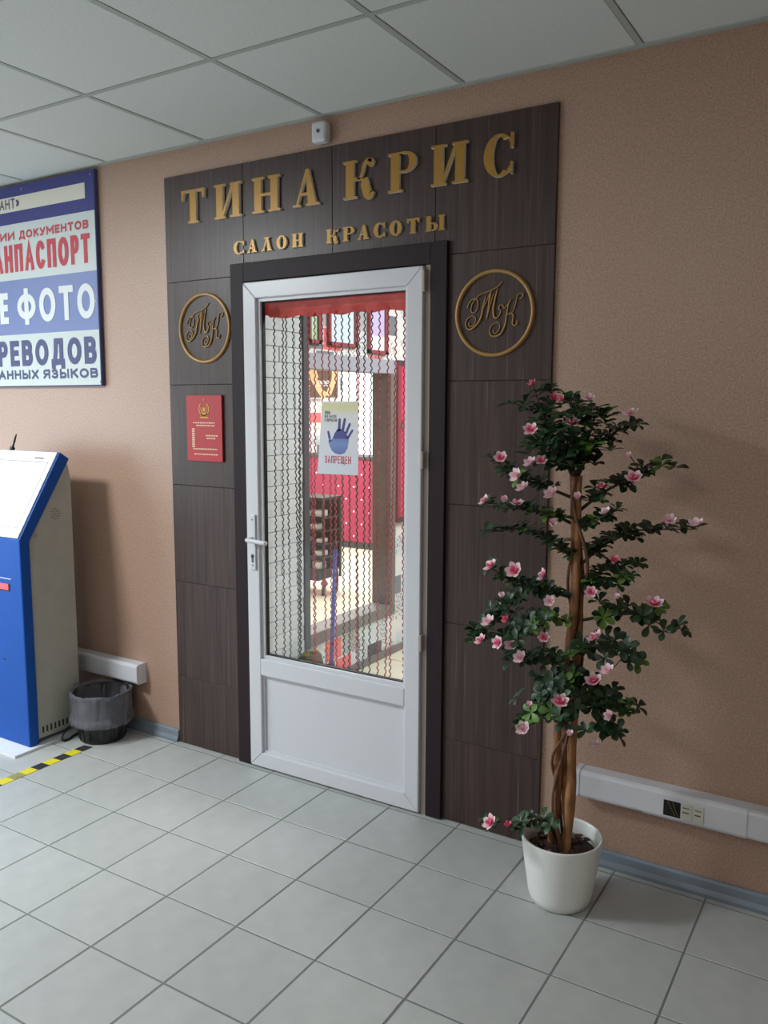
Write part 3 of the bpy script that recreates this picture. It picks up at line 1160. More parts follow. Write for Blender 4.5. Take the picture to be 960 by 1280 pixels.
string_me = {}
SPEC = [(-0.525, 'k'), (-0.487, 'k'), (-0.461, 'k'), (-0.429, 'k'), (-0.395, 'K'), (-0.388, 'k'), (-0.355, 'r'), (-0.323, 'r'), (-0.287, 'r'),
        (-0.251, 'r'), (-0.220, 'r'), (-0.185, 'k'), (-0.151, 'k'), (-0.115, 'k'), (-0.110, 'r'), (-0.076, 'k'), (-0.046, 'k'), (-0.017, 'r'),
        (0.032, 'r'), (0.060, 'r'), (0.093, 'r'), (0.125, 'r')]
for k, (x_, c_) in enumerate(SPEC):
    col = 'k' if c_ in 'kK' else 'r'
    v = k % 3
    key = (col, v)
    if key not in string_me:
        o = obj('string', wavy(k), STRINGB if col == 'k' else STRINGR, cur, smooth=True)
        string_me[key] = o.data
    else:
        o = bpy.data.objects.new('string', string_me[key])
        C.objects.link(o)
        o.parent = cur
    o.location = Vector((x_, 0.066+0.004*math.sin(k*2.3), 1.95))-cur.location
    o.rotation_euler = (random.uniform(-.003, .003), random.uniform(-.012, .012) if k > 3 else -0.006*k+.012, random.uniform(0, .5))
    o['label'] = 'black wavy string' if col == 'k' else 'red wavy string'

# ================================================================== RAISED LETTERS
def ribbon(bm, pts, widths, y0, y1):
    """thick ribbon through 2-D points with half-width per point, extruded"""
    n = len(pts)
    L, R = [], []
    for i, p in enumerate(pts):
        a, b_ = pts[max(i-1, 0)], pts[min(i+1, n-1)]
        t = Vector((b_[0]-a[0], b_[1]-a[1])).normalized()
        nn = Vector((-t.y, t.x))
        L.append((p[0]+nn.x*widths[i], p[1]+nn.y*widths[i]))
        R.append((p[0]-nn.x*widths[i], p[1]-nn.y*widths[i]))
    for i in range(n-1):
        prism_xz(bm, [L[i], L[i+1], R[i+1], R[i]], y0, y1, 0, 1)


def arc_ring(bm, cx, cz, ao, bo, ai, bi, a0, a1, y0, y1, n=28):
    """ring or arc between an outer and an inner ellipse"""
    P = []
    for i in range(n+1):
        a = math.radians(a0+(a1-a0)*i/n)
        P.append((cx+ao*math.cos(a), cz+bo*math.sin(a), cx+ai*math.cos(a), cz+bi*math.sin(a)))
    for p, q in zip(P[:-1], P[1:]):
        prism_xz(bm, [(p[0], p[1]), (q[0], q[1]), (q[2], q[3]), (p[2], p[3])], y0, y1, 0, 1)


def glyph(ch, x0, w, z0, h, dep, s, t, so, sh):
    """serif capital: stem s, hairline t, serif overhang so, serif height sh"""
    bm = BM()
    y0, y1 = -dep, 0.0

    cnt_ = [0]

    def P(poly):
        cnt_[0] += 1              # every stroke a hair prouder than the last, so none coincide
        prism_xz(bm, [(x0+a, z0+b_) for a, b_ in poly], y0-.0002*cnt_[0], y1, 0, 1)

    def rect(a, b_, c_, d_):
        P([(a, b_), (c_, b_), (c_, d_), (a, d_)])

    def stem(a, top=True, bot=True, wd=None):
        wd = wd or s
        rect(a, sh*.5 if bot else 0, a+wd, h-sh*.5 if top else h)
        if bot:
            rect(a-so, 0, a+wd+so, sh)
        if top:
            rect(a-so, h-sh, a+wd+so, h)

    if ch == 'Т':
        c_ = w/2
        rect(c_-s/2, sh*.5, c_+s/2, h-t*.5)
        rect(c_-s/2-so, 0, c_+s/2+so, sh)
        rect(0, h-t*1.3, w, h)
        P([(.0004, h-.0006), (t*2.2, h-t), (t*1.2, h*0.72), (.0004, h*0.70)])
        P([(w-.0004, h-.0006), (w-.0004, h*0.70), (w-t*1.2, h*0.72), (w-t*2.2, h-t)])
    elif ch == 'И':
        stem(so)
        stem(w-so-s)
        P([(so+s*.8, h*.05), (so+s*.8+t*1.5, h*.05), (w-so-s*.8, h*.95), (w-so-s*.8-t*1.5, h*.95)])
    elif ch == 'Н':
        stem(so)
        stem(w-so-s)
        rect(so+s, h*.5-t*.6, w-so-s, h*.5+t*.6)
    elif ch in 'АЛ':
        ax = w*.50
        P([(so*1.2, sh*.4), (so*1.2+t*1.3, sh*.4), (ax+t*.5, h*.93), (ax-t*.2, h*.985)])
        P([(w-so*1.2-s*1.1, sh*.4), (w-so*1.2, sh*.4), (ax+s*.40, h), (ax-t*.3, h)])
        rect(0, 0, so*2.2+t*1.2, sh)
        rect(w-so*2-s*1.1, 0, w, sh)
        if ch == 'А':
            rect(w*.27, h*.30, w*.66, h*.30+t*1.1)
        else:
            rect(ax-s*.8, h-sh, ax+s*.8, h+.0006)
    elif ch == 'К':
        stem(so)
        a = so+s
        c_ = [Vector((a*.98, 0, h*.50)), Vector((a+(w-a)*.30, 0, h*.52)), Vector((a+(w-a)*.44, 0, h*.66)), Vector((a+(w-a)*.52, 0, h*.86)), Vector((a+(w-a)*.72, 0, h*.965)), Vector((a+(w-a)*.90, 0, h*.90))]
        c_ = cr(c_, 4)
        ribbon(bm, [(x0+p.x, z0+p.z) for p in c_], [t*.7]*len(c_), y0, y1)
        prism_xz(bm, disc_poly(x0+a+(w-a)*.84, z0+h*.885, s*.42, s*.42, 14), y0, y1, 0, 1)
        d_ = [Vector((a+(w-a)*.20, 0, h*.52)), Vector((a+(w-a)*.50, 0, h*.42)), Vector((a+(w-a)*.60, 0, h*.24)), Vector((a+(w-a)*.70, 0, h*.07)), Vector((a+(w-a)*.84, 0, h*.03)), Vector((w, 0, h*.10))]
        d_ = cr(d_, 4)
        m_ = len(d_)
        ribbon(bm, [(x0+p.x, z0+p.z) for p in d_], [(t*.6 if i < m_*.15 else s*.5 if i < m_*.62 else s*.5+(t*.5-s*.5)*((i/m_-.62)/.3) if i < m_*.9 else t*.5) for i in range(m_)], y0, y1)
    elif ch in 'РЬ':
        stem(so, top=(ch == 'Р'))
        cz = z0+(h*.735 if ch == 'Р' else h*.28)
        rz = h*.265 if ch == 'Р' else h*.28
        a = so+s
        cx = a+(w-a)*.35
        arc_ring(bm, x0+cx, cz, w-cx, rz, w-cx-s*.85, rz-t, -90, 90, y0, y1, 18)
        rect(a-.001, cz-z0+rz-t, cx, cz-z0+rz)
        rect(a-.001, cz-z0-rz, cx, cz-z0-rz+t)
    elif ch == 'С':
        cx, cz = w*.54, h/2
        arc_ring(bm, x0+cx, z0+cz, w*.54, h*.51, w*.54-s, h*.51-t, 52, 308, y0, y1, 28)
        arc_ring(bm, x0+cx, z0+cz, w*.54, h*.51, w*.54-t*1.2, h*.51-t, 28, 52, y0, y1, 5)
        arc_ring(bm, x0+cx, z0+cz, w*.54, h*.51, w*.54-t*1.2, h*.51-t, 308, 330, y0, y1, 5)
        rect(w-t*1.1, h*.64, w, h*1.0)
        rect(w-t*1.1, h*.03, w, h*.32)
    elif ch == 'О':
        arc_ring(bm, x0+w/2, z0+h/2, w/2, h*.51, w/2-s, h*.51-t, 0, 360, y0, y1, 36)
    elif ch == 'Ы':
        bm.free()
        bm = glyph('Ь', x0, w*.62, z0, h, dep, s, t, so, sh)
        a = w-so-s
        for n_, q in enumerate(((a, sh*.5, a+s, h-sh*.5), (a-so, 0, w, sh), (a-so, h-sh, w, h))):
            prism_xz(bm, [(x0+q[0], z0+q[1]), (x0+q[2], z0+q[1]), (x0+q[2], z0+q[3]), (x0+q[0], z0+q[3])], y0-.0002*n_-.0001, y1, 0, 1)
    return bm


sign = empty('name_sign', (-0.2, 0, 2.34))
tag(sign, 'large raised gold serif letters reading ТИНА КРИС above the shop door', 'sign', 'raised gold lettering over the door')
for ch, a, b_ in (('Т', -0.962, -0.831), ('И', -0.776, -0.628), ('Н', -0.571, -0.428), ('А', -0.364, -0.237),
                  ('К', -0.126, 0.009), ('Р', 0.071, 0.189), ('И', 0.248, 0.391), ('С', 0.451, 0.557)):
    obj('letter', glyph(ch, a, b_-a, 2.346, 0.136, 0.013, 0.035, 0.0075, 0.012, 0.0075), [GOLD, GOLDEDGE], sign)
sign = empty('salon_sign', (-0.2, 0, 2.19))
tag(sign, 'row of small raised gold letters reading САЛОН КРАСОТЫ above the door', 'sign', 'raised gold lettering over the door')
for ch, a, b_ in (('С', -0.678, -0.622), ('А', -0.604, -0.554), ('Л', -0.528, -0.475), ('О', -0.452, -0.4), ('Н', -0.374, -0.319),
                  ('К', -0.208, -0.155), ('Р', -0.131, -0.08), ('А', -0.064, -0.014), ('С', 0.007, 0.055), ('О', 0.076, 0.127),
                  ('Т', 0.149, 0.2), ('Ы', 0.226, 0.303)):
    obj('letter', glyph(ch, a, b_-a, 2.1955, 0.052, 0.009, 0.0165, 0.0045, 0.004, 0.0045), [GOLD, GOLDEDGE], sign)

# ================================================================== ROUND MONOGRAMS
MONO = {
    't1': [(-0.1028, 0.0226), (-0.0972, 0.036), (-0.0858, 0.049), (-0.0705, 0.0532), (-0.0615, 0.0407), (-0.0623, 0.0237), (-0.0716, 0.0072), (-0.0831, 0.0061), (-0.088, 0.0184), (-0.0818, 0.0385), (-0.0649, 0.0579), (-0.046, 0.0686), (-0.0159, 0.0767), (0.0063, 0.0853), (0.021, 0.0959), (0.0282, 0.1054)],
    't2': [(-0.0325, 0.0593), (-0.0413, 0.0259), (-0.0464, -0.0044), (-0.0556, -0.0244), (-0.0706, -0.0408), (-0.0898, -0.052), (-0.1035, -0.0462), (-0.1077, -0.0288), (-0.0983, -0.012), (-0.079, -0.0061), (-0.0692, -0.0169), (-0.0746, -0.0338), (-0.088, -0.0417), (-0.0959, -0.0345), (-0.0941, -0.026)],
    't3': [(-0.0121, 0.0748), (-0.0189, 0.0415), (-0.0238, 0.0046), (-0.0278, -0.0207)],
    't3b': [(-0.0278, -0.0207), (-0.0219, 0.0045), (-0.0114, 0.0411), (-0.0026, 0.0674)],
    't4': [(0.012, 0.0832), (0.0034, 0.0502), (-0.0026, 0.0169), (-0.001, -0.0068), (0.0068, -0.0173), (0.0178, -0.0111), (0.0249, 0.0053), (0.0172, 0.0158), (0.0226, 0.0256), (0.0319, 0.025), (0.0377, 0.0147), (0.0449, 0.0209), (0.0539, 0.0304), (0.0627, 0.0432)],
    't4b': [(-0.0466, 0.0058), (-0.032, 0.0355), (-0.0194, 0.0618), (-0.0084, 0.0745)],
    'k2': [(0.0538, 0.0338), (0.0474, -0.006), (0.0426, -0.0393), (0.0285, -0.069), (0.01, -0.0784), (-0.0089, -0.0759), (-0.015, -0.057), (-0.0059, -0.0404), (0.0127, -0.0328), (0.0223, -0.0417), (0.0189, -0.0584), (0.006, -0.0681), (-0.0016, -0.0626), (0.0001, -0.0559)],
    'k3': [(0.0936, 0.0429), (0.1019, 0.0457), (0.106, 0.052), (0.103, 0.0588), (0.0932, 0.0605), (0.0844, 0.0518), (0.0795, 0.0289), (0.0728, 0.006), (0.0602, -0.005), (0.0492, -0.0061)],
    'k4': [(0.0565, -0.0031), (0.0694, -0.0071), (0.0716, -0.0206), (0.0684, -0.0371), (0.0759, -0.0449), (0.0849, -0.0413), (0.0864, -0.028)],
}


def emblem(cx, cz, label):
    e = empty('monogram_emblem', (cx, 0, cz))
    tag(e, label, 'emblem', 'round monogram emblems')
    bm = BM()
    ring = [Vector((cx+.1425*math.cos(2*PI*i/72), -.003, cz+.1425*math.sin(2*PI*i/72))) for i in range(72)]
    n = len(ring)
    rs = []
    for i, p in enumerate(ring):
        rad = Vector((math.cos(2*PI*i/72), 0, math.sin(2*PI*i/72)))
        rs.append([bm.verts.new(p+rad*dx+Vector((0, dy, 0))) for dx, dy in ((-.0075, .003), (-.0065, -.004), (-.003, -.007), (.003, -.007), (.0065, -.004), (.0075, .003))])
    for i in range(n):
        a, b_ = rs[i], rs[(i+1) % n]
        for k in range(5):
            bm.faces.new((a[k], b_[k], b_[k+1], a[k+1]))
    bmesh.ops.recalc_face_normals(bm, faces=bm.faces)
    obj('ring', bm, GOLDTUBE, e, smooth=True)
    for nm, keys in (('script_letter', ('t1', 't2', 't3', 't3b', 't4', 't4b')), ('script_letter', ('k2', 'k3', 'k4'))):
        bm = BM()
        for k in keys:
            thick = {'t2': .0045, 't3': .0042, 't4': .0042, 'k2': .0038, 'k4': .0034}.get(k, .0026)
            pts = cr([(cx+a, -.003, cz+b_) for a, b_ in MONO[k]], 5)
            fat = k in ('t2', 't3', 't4', 'k2')
            tube(bm, pts, (lambda t, q=thick: .0022+(q-.0022)*max(0, math.sin(min(1, t*2.2)*PI))) if fat else thick*.85, 7, flat=(1, 0.9))
        obj(nm, bm, GOLDTUBE, e, smooth=True)


emblem(-0.855, 1.906, 'round gold ring with script monogram ТК on the tiles left of the door')
emblem(0.497, 1.897, 'round gold ring with script monogram ТК on the tiles right of the door')

# ================================================================== RED INFORMATION CARD
e = empty('red_information_card', (-0.862, 0, 1.334))
tag(e, 'red card with a gold crest and small print under the left round emblem', 'notice')
obj('card', bbox(-0.967, -0.760, -0.0105, -0.0005, 1.334, 1.621, 0.001, 1), RED, e)
bm = BM()
cx, cz = -0.862, 1.562
for r, w_ in ((0.031, 0.005), (0.020, 0.0035)):
    a0, a1 = (-235, 55) if r > .03 else (-200, 60)
    arc_ring(bm, cx, cz, r, r, r-w_, r-w_, a0, a1, -.0117, -.0105, 20)
prism_xz(bm, [(cx-.004, cz+.036), (cx+.004, cz+.036), (cx, cz+.046)], -.0117, -.0105)
prism_xz(bm, disc_poly(cx, cz-.002, .009, .009, 12), -.0117, -.0105)
prism_xz(bm, [(cx-.026, cz-.040), (cx+.026, cz-.040), (cx+.022, cz-.034), (cx-.022, cz-.034)], -.0117, -.0105)
prism_xz(bm, [(cx-.018, cz-.030), (cx+.018, cz-.030), (cx+.026, cz-.020), (cx-.026, cz-.020)], -.0117, -.0105)
obj('gold_crest', bm, GOLDINK, e)
rnd = random.Random(3)
for z_, a, b_ in ((1.499, -0.928, -0.800), (1.4875, -0.91, -0.80), (1.444, -0.855, -0.785), (1.432, -0.85, -0.80), (1.385, -0.93, -0.79), (1.362, -0.925, -0.785)):
    bm = BM()
    x_ = a
    while x_ < b_:
        wd = rnd.uniform(.006, .016)
        box(bm, x_, min(x_+wd, b_), -.0113, -.0105, z_, z_+.0055)
        x_ += wd+.0035
    obj('text_line', bm, CREAMINK, e)
bm = BM()
x_ = 1.395
while x_ < 1.475:
    box(bm, -.936, -.920, -.0113, -.0105, x_, x_+.006)
    x_ += .0095
obj('upright_text', bm, CREAMINK, e)

# ================================================================== NOTICE TAPED ON THE DOOR GLASS
e = empty('hand_notice', (-0.17, 0.018, 1.305))
tag(e, 'white and yellow notice with a purple hand taped on the door glass, reading ЗАПРЕЩЕН', 'notice')
bm = BM()
pts = [(-.277, 1.305), (-.08, 1.307), (-.079, 1.597), (-.251, 1.594)]
prism_xz(bm, pts, 0.0185, 0.0195)
obj('sheet', bm, PAPER, e)


def cx_(u):
    return -.271+(u-143)*.00070


def cz_(v):
    return 1.306+(1247-v)*.00058


def poly_part(polys, m, nm):
    bm = BM()
    for p in polys:
        prism_xz(bm, [(cx_(a), cz_(b_)) for a, b_ in p], 0.0178, 0.0186)
    obj(nm, bm, m, e)


def finger(a, b_, w_):
    v = Vector((b_[0]-a[0], b_[1]-a[1]))
    t = v.normalized()
    nn = Vector((-t.y, t.x))*w_
    return [(a[0]+nn.x, a[1]+nn.y), (b_[0]+nn.x*.8-t.x*w_*.4, b_[1]+nn.y*.8-t.y*w_*.4), (b_[0]+nn.x*.3+t.x*w_*.3, b_[1]+nn.y*.3+t.y*w_*.3),
            (b_[0]-nn.x*.3+t.x*w_*.3, b_[1]-nn.y*.3+t.y*w_*.3), (b_[0]-nn.x*.8-t.x*w_*.4, b_[1]-nn.y*.8-t.y*w_*.4), (a[0]-nn.x, a[1]-nn.y)]


palm = [(213, 1020), (222, 1055), (238, 1085), (262, 1104), (296, 1110), (325, 1098), (344, 1065), (352, 1015), (346, 985), (330, 955), (305, 938), (275, 938), (256, 968), (244, 1000), (232, 1012)]
poly_part([palm, finger((287, 950), (292, 866), 9), finger((312, 945), (328, 864), 9), finger((334, 965), (362, 897), 8.5), finger((344, 1000), (380, 941), 8), finger((226, 1022), (212, 952), 8.5)], HANDP, 'hand_print')
for body, a, b_, c_, d_ in (('ВХОД', 190, 226, 836, 815), ('БЕЗ МАСКИ', 188, 270, 861, 841), ('И ПЕРЧАТОК', 188, 275, 887, 866)):
    text_part('lettering', body, cx_(a), cx_(b_), cz_(c_), cz_(d_), 0.0183, SIGNGREY, e, 0.0010)
text_part('lettering', 'ЗАПРЕЩЕН', cx_(187), cx_(368), cz_(1172), cz_(1120), 0.0183, SIGNRED, e, 0.0018)

# ================================================================== BIG ADVERTISING BOARD
e = empty('advertising_board', (-1.98, WALLY, 1.668))
tag(e, 'blue and white board advertising photos, passports and translations, hung high on the left wall', 'sign')
BX0, BX1 = -2.46, -1.512
obj('board', bbox(BX0, BX1, -0.010, WALLY, 1.668, 2.654, 0.002, 1), SIGNDARK, e)
for nm, z0, z1, m in (('navy_band', 2.471, 2.650, NAVY), ('white_band', 2.200, 2.471, SIGNWHITE), ('blue_band', 1.930, 2.200, BLUEBAND), ('white_band', 1.673, 1.930, SIGNWHITE)):
    bm = BM()
    box(bm, BX0+.004, BX1-.005, -0.0112, -0.0098, z0, z1)
    obj(nm, bm, m, e)
bm = BM()
box(bm, BX0+.05, -1.577, -0.0122, -0.0110, 2.530, 2.600)
obj('white_bar', bm, SIGNCREAM, e)
for body, a, b_, z0, z1, m, bd in (('ТАНТ»', -2.262, -2.061, 2.545, 2.593, SIGNGREY, .004), ('НИИ', -2.29, -2.115, 2.395, 2.434, SIGNRED, .0046), ('ДОКУМЕНТОВ', -2.078, -1.561, 2.394, 2.433, SIGNRED, .0046),
                               ('АНПАСПОРТ', -2.290, -1.556, 2.238, 2.372, SIGNRED, .0125), ('Е', -2.262, -2.192, 1.987, 2.141, SIGNLET, .0165), ('ФОТО', -2.118, -1.536, 1.983, 2.146, SIGNLET, .0165),
                               ('РЕВОДОВ', -2.296, -1.540, 1.772, 1.900, SIGNDARK, .0145), ('АННЫХ', -2.300, -1.977, 1.706, 1.752, SIGNDARK, .0056), ('ЯЗЫКОВ', -1.938, -1.535, 1.706, 1.752, SIGNDARK, .0056)):
    text_part('lettering', body, a, b_, z0, z1, -0.0125, m, e, bd)
for z_, x_ in ((2.630, -1.535), (2.630, -2.04), (2.06, -1.528), (1.686, -1.525)):
    bm = BM()
    prism_xz(bm, disc_poly(x_, z_, .005, .005, 8), -.0138, -.011)
    obj('screw', bm, STEEL, e)

# ================================================================== ALARM DETECTOR
e = empty('alarm_detector', (-0.23, WALLY, 2.57))
tag(e, 'small white alarm box on the wall just above the dark tiles', 'alarm')
bm = BM()
box(bm, -0.263, -0.196, -0.030, WALLY, 2.566, 2.643)
bmesh.ops.recalc_face_normals(bm, faces=bm.faces)
bevel(bm, .012, 4)
obj('housing', bm, PVC, e, smooth=False)
bm = BM()
prism_xz(bm, disc_poly(-0.228, 2.606, .007, .007, 10), -.0335, -.029)
obj('led_button', bm, SIGNGREY, e)

# ================================================================== CABLE TRUNKING
def trunk(x0, x1, label):
    e = empty('cable_trunking', ((x0+x1)/2, WALLY, 0.25))
    tag(e, label, 'trunking', 'white cable trunking along the wall')
    bm = BM()
    prof = [(WALLY, .25), (-.036, .25), (-.044, .254), (-.048, .262), (-.048, .332), (-.044, .340), (-.036, .345), (WALLY, .345)]
    prism_yz(bm, prof, x0, x1)
    obj('channel', bm, PVC, e)
    return e


t1 = trunk(-4.2, -1.302, 'white cable trunking ending above the waste bin at left')
bm = BM()
prism_yz(bm, [(WALLY, .2485), (-.037, .2485), (-.046, .253), (-.0495, .261), (-.0495, .333), (-.046, .341), (-.037, .3465), (WALLY, .3465)], -1.304, -1.2995)
obj('end_cap', bm, PVC, t1)
t2 = trunk(0.853, 2.9, 'white cable trunking with sockets behind the flowering tree at right')
bm = BM()
prism_yz(bm, [(WALLY, .2485), (-.037, .2485), (-.046, .253), (-.0495, .261), (-.0495, .333), (-.046, .341), (-.037, .3465), (WALLY, .3465)], 0.850, 0.868)
obj('end_cap', bm, PVC, t2)
bm = BM()
prism_yz(bm, [(-.03, .2488), (-.040, .2488), (-.0465, .254), (-.0505, .262), (-.0505, .332), (-.0465, .341), (-.040, .3462), (-.03, .3462)], 1.085, 1.40)
obj('socket_frame', bm, PVC, t2)
bm = BM()
box(bm, 1.150, 1.203, -.0515, -.048, .266, .318)
obj('open_socket', bm, DARKHOLE, t2)
bm = BM()
for k in range(2):
    tube(bm, cr([(1.163+.015*k, -.0525, .316), (1.178+.011*k, -.054, .29), (1.188+.010*k, -.0525, .272)], 4), .0012, 5)
obj('loose_wire', bm, mat('dull_yellow_wire', (120, 110, 50), .5), t2)
for a, b_ in ((1.206, 1.240), (1.243, 1.275)):
    bm = BM()
    box(bm, a, b_, -.0525, -.048, .264, .320)
    bmesh.ops.recalc_face_normals(bm, faces=bm.faces)
    bevel(bm, .002, 1)
    mo = obj('socket_module', bm, mat('cream_socket', (206, 206, 192), .4), t2)
    bm = BM()
    box(bm, a+.004, b_-.010, -.0532, -.0522, .288, .292)
    box(bm, a+.004, b_-.008, -.0532, -.0522, .304, .307)
    obj('contact_slot', bm, SIGNGREY, mo)

# ================================================================== PAYMENT KIOSK
KX = -1.585
KL = -2.20
k = empty('payment_kiosk', (-1.89, -0.29, 0))
tag(k, 'blue and grey payment kiosk with a glaring tilted white screen at the left edge', 'kiosk')
bm = BM()
prism_yz(bm, [(-.437, .012), (-.437, .98), (-.204, 1.361), (-.153, 1.328), (-.385, .965), (-.385, .012)], KL, KX)
bmesh.ops.recalc_face_normals(bm, faces=bm.faces)
obj('blue_shell', bevel(bm, .006, 2), KBLUE, k)
bm = BM()
prism_yz(bm, [(-.392, .03), (-.392, .965), (-.166, 1.322), (-.152, 1.290), (-.142, 1.226), (-.142, .03)], KL+.015, KX-.012)
bmesh.ops.recalc_face_normals(bm, faces=bm.faces)
body = obj('grey_cabinet', bevel(bm, .004, 1), KGREY, k)
sl = Vector((0, .5217, .8531))
nn = Vector((0, -.8531, .5217))
KM = Matrix(((1, 0, 0, KX), (0, sl.y, nn.y, -.437), (0, sl.z, nn.z, .98), (0, 0, 0, 1)))


def sbox(x0, x1, s0, s1, n0, n1):
    bm = BM()
    box(bm, x0, x1, s0, s1, n0, n1, M=KM)
    bmesh.ops.recalc_face_normals(bm, faces=bm.faces)
    return bm


obj('white_fascia', sbox(-.607, -.010, .004, .440, .001, .006), KWHITE, k)
obj('screen', sbox(-.575, -.052, .06, .365, .004, .0075), SCREEN, k)
bm = BM()
for q in ((-.585, -.040, .385, .387), (-.585, -.040, .052, .054), (-.042, -.040, .052, .387)):
    box(bm, q[0], q[1], q[2], q[3], .005, .0068, M=KM)
obj('screen_border', bm, SIGNGREY, k)
obj('label_strip', sbox(-.150, -.085, .403, .409, .005, .007), SIGNGREY, k)
bm = BM()
box(bm, -1.93, -1.680, -.441, -.436, .742, .768)
cs = obj('card_slot', bm, KRED, k)
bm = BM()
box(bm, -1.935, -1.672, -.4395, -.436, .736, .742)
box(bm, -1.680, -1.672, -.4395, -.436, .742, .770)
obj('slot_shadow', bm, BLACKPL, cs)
bm = BM()
box(bm, -1.93, -1.660, -.4385, -.4365, .792, .795)
obj('trim_line', bm, KWHITE, k)
bm = BM()
box(bm, -1.75, -1.733, -.4385, -.436, .405, .410)
obj('key_slot', bm, BLACKPL, k)
bm = BM()
box(bm, KL-.02, -1.562, -.53, -.13, .0, .012)
obj('base_plate', bm, KWHITE, k)
# speaker holes, lock and vent slots on the grey side
rnd = random.Random(5)
bm = BM()
for ring, cnt_ in ((0, 1), (.012, 6), (.024, 12)):
    for i in range(cnt_):
        a = 2*PI*i/cnt_
        c_ = (-.235+ring*math.cos(a), 1.075+ring*math.sin(a))
        prism_yz(bm, [(c_[0]+.0035*math.cos(q*PI/3), c_[1]+.0035*math.sin(q*PI/3)) for q in range(6)], KX-.0125, KX-.0113)
obj('speaker_holes', bm, mat('dark_grey_holes', (110, 112, 104), .7), body, kind='stuff')
bm = BM()
prism_yz(bm, [(-.345+.008*math.cos(q*PI/5), .985+.008*math.sin(q*PI/5)) for q in range(10)], KX-.013, KX-.009)
obj('lock', bm, STEEL, body)
for i in range(9):
    bm = BM()
    box(bm, KX-.0125, KX-.0114, -.36+i*.022, -.351+i*.022, .055, .085)
    obj('vent_slot', bm, BLACKPL, body)
bm = BM()
lathe(bm, [(.012, 1.345), (.012, 1.372), (.006, 1.376), (.004, 1.39), (.0055, 1.41), (.003, 1.445), (.001, 1.447)], (0, 0, 0), 8)
bmesh.ops.transform(bm, matrix=Matrix.Translation((-1.955, -.196, 1.36)) @ Matrix.Rotation(math.radians(28), 4, 'Y') @ Matrix.Translation((0, 0, -1.36)), verts=bm.verts)
obj('antenna', bm, BLACKPL, k, smooth=True)

# ================================================================== HAZARD TAPE ON THE FLOOR
bm = BM()
y_ = -0.262
i = 0
while y_ > -2.2:
    y2 = y_-.0575
    mi = 1 if i % 2 == 0 else 0
    if i == 6:
        mi = 2
    v = [bm.verts.new(p) for p in ((-1.375+(0.262+y_)*-.0+.004, y_, .0016), (-1.423, y_-.004, .0016), (-1.423, y2-.004, .0016), (-1.371, y2, .0016))]
    f = bm.faces.new(v)
    f.material_index = mi
    y_ = y2
    i += 1
bmesh.ops.recalc_face_normals(bm, faces=bm.faces)
r = bmesh.ops.extrude_face_region(bm, geom=list(bm.faces))
bmesh.ops.translate(bm, vec=(0, 0, -.0012), verts=[v for v in r['geom'] if isinstance(v, bmesh.types.BMVert)])
bmesh.ops.recalc_face_normals(bm, faces=bm.faces)
o = obj('hazard_tape', bm, [YELLOW, BLACKT, WORNT])
tag(o, 'yellow and black hazard tape stuck on the floor tiles before the kiosk', 'tape')

# ================================================================== WASTE BIN AND ITS LINER
BXC, BYC = -1.434, -0.15
bm = BM()
lathe(bm, [(.001, .004), (.100, .0), (.105, .006), (.110, .06), (.126, .222), (.131, .226), (.131, .232), (.124, .232), (.106, .02), (.001, .012)], (BXC, BYC, 0), 40)
for i in range(20):
    a = 2*PI*i/20
    tube(bm, [Vector((BXC+r_*math.cos(a), BYC+r_*math.sin(a), z_)) for r_, z_ in ((.1055, .008), (.109, .05), (.1175, .13))], .003, 4)
o = obj('waste_bin', bm, BLACKPL, smooth=True)
tag(o, 'black plastic waste bin on the floor between the kiosk and the wall', 'bin')
bm = BM()


def wob(r, z, a, j):
    q = mnoise.noise(Vector((math.cos(a)*2.2, math.sin(a)*2.2, z*14+j)))
    q2 = mnoise.noise(Vector((math.cos(a)*7, math.sin(a)*7, z*40+3)))
    rr = r+.011*q+.007*abs(q2)*2-.003
    lim = .149
    return min(rr, lim), z+(.010*q+.007*q2 if j not in (0,) else .008*q)


lathe(bm, [(.139, .085), (.148, .092), (.147, .110), (.141, .118), (.1385, .14), (.137, .17), (.1365, .20), (.1385, .222), (.1405, .236), (.136, .240), (.127, .232), (.119, .20), (.110, .12), (.105, .05), (.09, .022), (.002, .02)], (BXC, BYC, 0), 72, wob=wob)
o = obj('bin_liner', bm, LINER, smooth=True)
tag(o, 'crinkled grey translucent plastic liner folded over the black waste bin', 'liner')
bm = BM()
tube(bm, cr([(-1.551, -.165, .03), (-1.556, -.215, .055), (-1.553, -.262, .05), (-1.545, -.295, .02), (-1.535, -.290, .007), (-1.535, -.262, .007), (-1.546, -.23, .008), (-1.553, -.19, .008)], 6), .0045, 7)
o = obj('power_cable', bm, BLACKPL, smooth=True)
tag(o, 'loop of black cable on the floor between kiosk and waste bin', 'cable')

# ================================================================== POTTED FLOWERING TREE
PX, PY = 0.885, -0.262
plant = empty('potted_flowering_tree', (PX, PY, 0))
tag(plant, 'tall artificial tree with twisted trunk, pink flowers and a white pot, before the wall', 'plant')
bm = BM()
lathe(bm, [(.001, .002), (.086, .0), (.094, .004), (.102, .03), (.114, .11), (.1225, .17), (.127, .212), (.1275, .218), (.1255, .2205), (.122, .2195), (.1195, .214), (.116, .17), (.108, .10), (.001, .095)], (PX, PY, 0), 64)
obj('pot', bm, POTW, plant, smooth=True)
bm = BM()
lathe(bm, [(.001, .172), (.05, .173), (.10, .168), (.1165, .160)], (PX, PY, 0), 40, wob=lambda r, z, a, j: (r, z+.006*mnoise.noise(Vector((r*60*math.cos(a), r*60*math.sin(a), 1)))))
bmesh.ops.recalc_face_normals(bm, faces=bm.faces)
for f in bm.faces:
    if f.normal.z < 0:
        f.normal_flip()
soil = obj('soil', bm, SOIL, plant, smooth=True)
